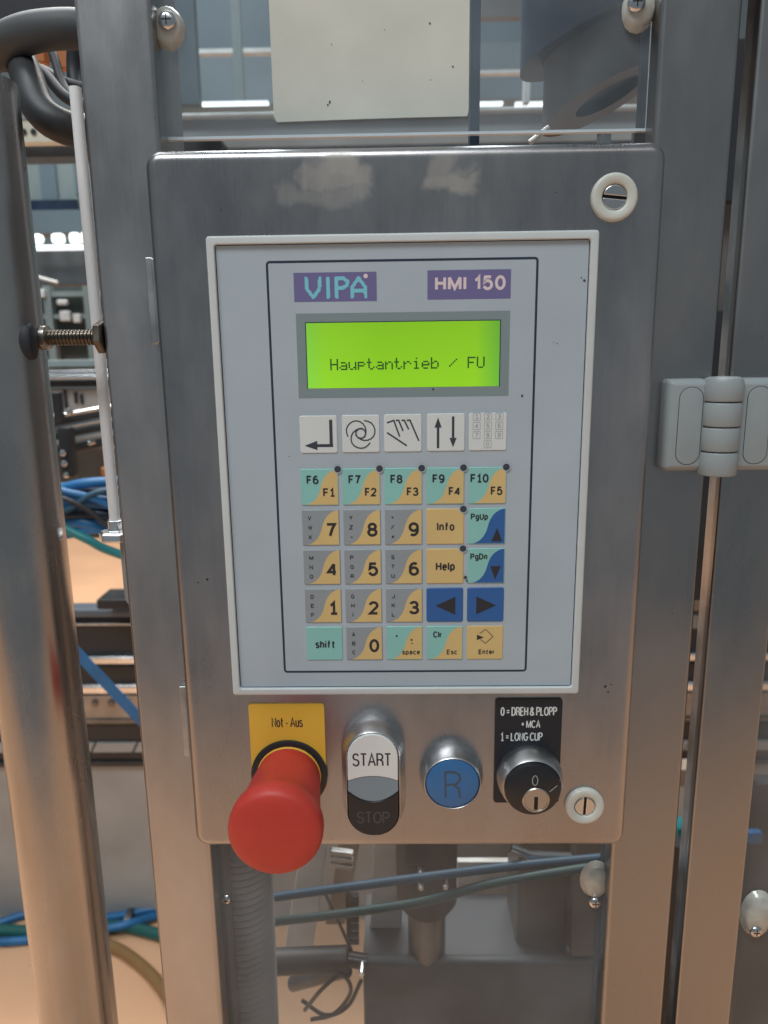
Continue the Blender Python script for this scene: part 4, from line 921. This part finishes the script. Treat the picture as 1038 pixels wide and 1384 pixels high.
for i, (a_, b_, Y_, m_, lb) in enumerate(((312, 324, 1100, 'cabinet', 'pale upright seen left of the cream paper'), (232, 262, 700, 'pale_metal', 'broad pale upright near the left edge of the upper window'), (711, 719, 800, 'pale_metal', 'thin pale upright between the cream paper and the grey spout'))):
    g = G(); q0 = at((a_ + b_) / 2, 20, Y_); hw = (at(b_, 70, Y_).x - at(a_, 70, Y_).x) / 2; zl = at(a_, 138 if i != 1 else 141, Y_).z
    g.box(q0.x - hw, q0.x + hw, Y_, Y_ + 15, zl, 1100); solo('upright', g, m_ if i != 1 else bl, lb, 'upright', smooth=0)
bgbox('dark_column', [(637, -200, 650, 240, 60, 10)], 'dark_blue', 'dark blue column just right of the cream paper', 'column')
bgbox('ledge', [(650, 22, 712, -80, 1000, 20)], 'grey_spout', 'grey block at the top of the upper window beside the dark column', 'block')
bgbox('ledge', [(190, 66, 372, 72, 1300, 20)], 'pale_metal', 'thin pale ledge across the left half of the upper window', 'ledge')
bgbox('ledge', [(640, 94, 752, 98, 1300, 20)], 'pale_metal', 'thin pale ledge right of the dark column in the upper window', 'ledge')
g = G(); g.tube([at(690, 222 - 20, 90), at(765, 182 - 20, 90)][::-1] and [at(716, 193, 60), at(742, 172, 60)], 1.4, 8); solo('pin', g, 'pale_metal', 'short bright pin slanting up at the lower edge of the upper window', 'pin')
g = G(); slab(g, 857, 176, 868, 200, 70, 5); slab(g, 812, 174, 826, 200, 60, 8); solo('stand_off', g, 'chrome', 'pair of short metal stand-offs just above the control box at the right', 'stand-off')
# spout: upright pipe cut off at a slant, with a collar above it
sp = thing('spout', at(812, 130, 90), 'wide grey spout cut off at a slant behind the upper window, dark blue flange above', 'spout')
cxs = at(822, 100, 95).x; rs = (cxs - at(753, 100, 75).x); yc = 110
zcut = at(815, 108, 75).z; n = 48
def cut_z(x, y): return zcut + (x - cxs) * .42 - (y - yc) * .12
g = G()
ringb = [(cxs + rs * math.cos(6.2832 * k / n), yc + rs * math.sin(6.2832 * k / n)) for k in range(n)]
g.loops([[(x, y, 420) for x, y in ringb], [(x, y, cut_z(x, y)) for x, y in ringb]], cap1=False); 
rin = [(cxs + rs * .93 * math.cos(6.2832 * k / n), yc + rs * .93 * math.sin(6.2832 * k / n)) for k in range(n)]
build('pipe', g, 'grey_spout', sp)
g = G(); a = g.poly_loop([(x, y, cut_z(x, y)) for x, y in ringb])
b = g.poly_loop([(cxs + 4 + rs * .55 * math.cos(6.2832 * k / n), yc - 2 + rs * .55 * math.sin(6.2832 * k / n), cut_z(cxs + 4 + rs * .55 * math.cos(6.2832 * k / n), yc - 2 + rs * .55 * math.sin(6.2832 * k / n))) for k in range(n)])
g.bridge(a, b); build('slanted_rim', g, P('spout_rim', (.13, .12, .125), .5), sp, smooth=0)
g = G(); g.face(g.poly_loop([tuple(v.co / S) for v in []]) or g.poly_loop([(cxs + 4 + rs * .55 * math.cos(6.2832 * k / n), yc - 2 + rs * .55 * math.sin(6.2832 * k / n), 5 + cut_z(cxs + 4 + rs * .55 * math.cos(6.2832 * k / n), yc - 2 + rs * .55 * math.sin(6.2832 * k / n))) for k in range(n)]))
build('opening', g, 'dark_blue', sp, smooth=0)
g = G(); zf = at(740, 16, 75).z; rf_ = rs * 1.42
g.loops([[(cxs + rf_ * math.cos(6.2832 * k / n), yc + rf_ * math.sin(6.2832 * k / n), zf + dz + .35 * rf_ * math.cos(6.2832 * k / n) * 1.0) for k in range(n)] for dz in (0, 90)], cap0=True)
build('flange', g, 'dark_blue', sp)

# ================================================================ BEHIND THE LOWER WINDOW
rh = thing('ribbed_hose', at(338, 1384, 62), 'thick grey ribbed hose hanging behind the left side of the lower window', 'hose')
xh = at(335, 1260, 72).x; g = G(); zs = at(335, 1135, 72).z + 30; pr = []
i = 0; z = zs
while z > -620:
    pr.append((z, 17.5 + 1.0 * math.cos(i * math.pi / 2))); z -= 1.25; i += 1
g.loops([[(xh + .012 * (z_ + 200) + r * math.cos(6.2832 * k / 32), 78 + r * math.sin(6.2832 * k / 32), z_ + 1.5 * math.cos(6.2832 * k / 32)) for k in range(32)] for z_, r in pr], cap0=True)
build('ribbed_wall', g, 'grey_hose', rh, smooth=70)
def slant(name, quad, Y, dep, mat, label, cat):
    pts = [(at(a_, b_, Y).x, at(a_, b_, Y).z) for a_, b_ in quad]; g = G(); g.prism(pts, Y, Y + dep); return solo(name, g, mat, label, cat, bev=.8)
slant('side_plate', [(413, 1110), (447, 1110), (422, 1288), (383, 1288)], 190, 8, 'pale_metal', 'pale slanting plate just right of the ribbed hose in the lower window', 'plate')
slant('side_plate', [(463, 1110), (492, 1110), (466, 1250), (440, 1250)], 200, 6, 'tan_metal', 'narrow tan slanting plate between the two pale plates in the lower window', 'plate')
slant('side_plate', [(507, 1110), (552, 1110), (540, 1290), (498, 1290)], 190, 8, 'pale_metal', 'pale slanting plate in the middle of the lower window', 'plate')
for k in range(5):
    y_ = 1150 + k * 9
    if k < 3: slant('clamp_band', [(447, y_), (478, y_ + 4), (476, y_ + 9), (445, y_ + 5)], 180, 6, 'steel', ('upper band round the tan plate behind the lower window', 'middle band round the tan plate behind the lower window', 'lower band round the tan plate behind the lower window')[k], 'band')
rack = thing('toothed_rack', at(476, 1280, 170), 'thin black toothed rack hanging in the middle of the lower window', 'rack')
g = G(); slab(g, 468, 1205, 473, 1285, 170, 5); build('bar', g, 'rail_black', rack, smooth=0)
for k in range(7): g = G(); slab(g, 473, 1212 + k * 10, 485, 1217 + k * 10, 170, 5); build('tooth', g, 'rail_black', rack, smooth=0)
def hz(name, pts, r, mat, label, cat='hose', group=None):
    return hose(name, pts, r, mat, label, cat, group)
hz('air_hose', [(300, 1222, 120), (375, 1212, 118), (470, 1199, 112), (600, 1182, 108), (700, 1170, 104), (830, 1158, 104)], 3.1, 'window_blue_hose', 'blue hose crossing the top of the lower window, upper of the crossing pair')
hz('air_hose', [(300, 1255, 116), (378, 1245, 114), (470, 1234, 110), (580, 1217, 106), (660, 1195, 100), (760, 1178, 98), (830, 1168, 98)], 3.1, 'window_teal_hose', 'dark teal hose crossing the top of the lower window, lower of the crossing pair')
hz('cable', [(436, 1200, 160), (450, 1230, 150), (465, 1262, 150), (475, 1285, 155)], 1.3, 'rail_black', 'thin black cable hanging between the plates in the lower window', 'cable')
hz('cable', [(412, 1365, 150), (436, 1336, 140), (462, 1318, 140), (474, 1340, 145), (452, 1370, 150), (420, 1378, 150)], 1.6, 'rail_black', 'looped black cable low in the lower window', 'cable')
hz('cable', [(408, 1352, 160), (440, 1372, 150), (470, 1360, 150), (488, 1325, 150)], 1.6, 'black_hose', 'grey black cable curving under the looped cable', 'cable')
ac = thing('actuator', at(440, 1310, 150), 'dark horizontal actuator body with cables left of the motor', 'actuator')
g = G(); p0, p1 = at(370, 1300, 150), at(470, 1296, 150); g.tube([p0, p0.lerp(p1, .5), p1], 10, 20); build('body', g, 'black_hose', ac)
g = G(); p2 = at(495, 1300, 150); g.tube([p1, p2], 6, 16); build('neck', g, 'black', ac)
g = G(); p3 = at(430, 1330, 160); g.tube([at(395, 1330, 165), at(470, 1310, 150)], 6, 12); build('strut', g, 'steel_dark', ac)
mt = thing('motor', at(570, 1210, 120), 'dark motor block with small shining bolts in the middle of the lower window', 'motor')
g = G(); slab(g, 546, 1130, 612, 1172, 135, 50); build('flange', g, 'rubber', mt, bev=3)
g = G(); cx_ = at(577, 1200, 160).x; zt2, zb3 = at(577, 1165, 135).z, at(577, 1262, 135).z
g.loops([[(cx_ + r * math.cos(6.2832 * k / 32), 165 + r * math.sin(6.2832 * k / 32), z) for k in range(32)] for z, r in ((zt2, 20), (zt2 - 6, 24), (zb3 + 8, 24), (zb3, 19))], cap0=True); build('body', g, 'black_hose', mt)
for px, py in ((569, 1180), (602, 1199), (569, 1200), (489, 1316)):
    p = at(px, py, 130); g = G(); g.lathe(p.x, p.z, [(2.2, 140), (2.2, 130), (1.6, 128.8)], 12); build('bolt_head', g, 'rail_bright', mt)
g = G(); g.loops([[(cx_ + r * math.cos(6.2832 * k / 32), 165 + r * math.sin(6.2832 * k / 32), z) for k in range(32)] for z, r in ((zb3, 15), (zb3 - 60, 15))], cap0=True); build('shaft_housing', g, 'steel_dark', mt)
bgbox('plate_and_reflection', [(618, 1165, 712, 1292, 240, 6)], P('reflection_white', (.80, .78, .74), .5, var=.35, vscale=30), 'white panel standing in for a pale reflection right of the motor in the lower window', 'panel')  # white panel added in place of a blurred reflection
bgbox('dark_housing', [(700, 1120, 772, 1302, 170, 60)], 'grey_spout', 'dark grey housing near the right side of the lower window', 'housing', bev=6)
bgbox('steel_post', [(776, 1120, 812, 1292, 150, 20)], 'grey_spout', 'pale upright strip behind the screw at the right of the lower window', 'strip')
bgbox('plate_and_reflection', [(604, 1100, 830, 1168, 300, 6)], 'steel_dark', 'dark steel plate across the top right of the lower window', 'plate')
g = G(); g.tube([at(690, 1146, 110), at(715, 1156, 110), at(770, 1158, 120)], 3.2, 12); solo('pipe', g, 'rail_bright', 'short shining pipe just under the control box near the key switch', 'pipe')
# smooth steel tray in the lower right of the window
tr = thing('drip_tray', at(650, 1384, 120), 'smooth grey steel tray filling the lower right of the lower window', 'tray')
g = G(); a1 = at(490, 1300, 150); a2 = at(830, 1290, 150)
g.box(a1.x, a2.x + 30, 150, 160, -760, a1.z); build('front_sheet', g, P('tray_grey', (.075, .088, .098), .6, .2, var=.35, vscale=12), tr, bev=4, seg=3)
g = G(); g.box(a1.x, a2.x + 30, 160.5, 230, a1.z - 6, a1.z - 4); build('top_sheet', g, 'dark_fill', tr, smooth=0)

# ties and small fittings
p = floor_pt(176, 1240, 14)
g = G(); g.loops([[(p.x + dx, p.y + 26 * math.cos(6.2832 * k / 16), p.z + 13 * math.sin(6.2832 * k / 16)) for k in range(16)] for dx in (-6, 6)], cap0=True)
solo('cable_tie', g, 'steel_dark', 'dark tie round the two blue hoses on the floor at the lower left', 'cable tie')
for px, py, Y_ in ((94, 556, 688), (86, 612, 688), (88, 626, 688)):
    p = at(px, py, Y_); g = G(); g.lathe(p.x, p.z, [(5, Y_ + 2), (5, Y_ - 3), (3, Y_ - 4.5)], 6); build('bolt_head', g, 'chrome', cv)
for px in (88, 108, 128, 150, 172):
    p = at(px, 950, 858); g = G(); g.lathe(p.x, p.z, [(6, 861), (6, 856), (4, 855)], 10); build('bolt_head', g, 'steel_dark', mb)

# the untidy part of the hose bundle in the left gap
for (pts, r, m_, lb) in (
    ([(30, 640, 540), (80, 662, 532), (120, 672, 535), (165, 690, 545), (230, 700, 560)], 4.5, 'blue_hose', 'thin blue hose slanting down across the top of the bundle in the left gap'),
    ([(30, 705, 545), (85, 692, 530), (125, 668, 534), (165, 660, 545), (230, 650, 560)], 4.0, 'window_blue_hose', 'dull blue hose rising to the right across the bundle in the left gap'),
    ([(30, 730, 560), (90, 722, 548), (130, 716, 548), (165, 722, 550), (230, 730, 560)], 6.0, 'blue_hose', 'lowest blue hose of the bundle, touching the teal hose in the left gap'),
    ([(30, 668, 530), (80, 672, 526), (120, 690, 528), (150, 712, 530), (220, 735, 540)], 3.4, 'rail_black', 'thin black cable sagging across the front of the blue hoses in the left gap')):
    hose('air_hose' if m_ != 'rail_black' else 'cable', pts, r, m_, lb, 'hose' if m_ != 'rail_black' else 'cable')
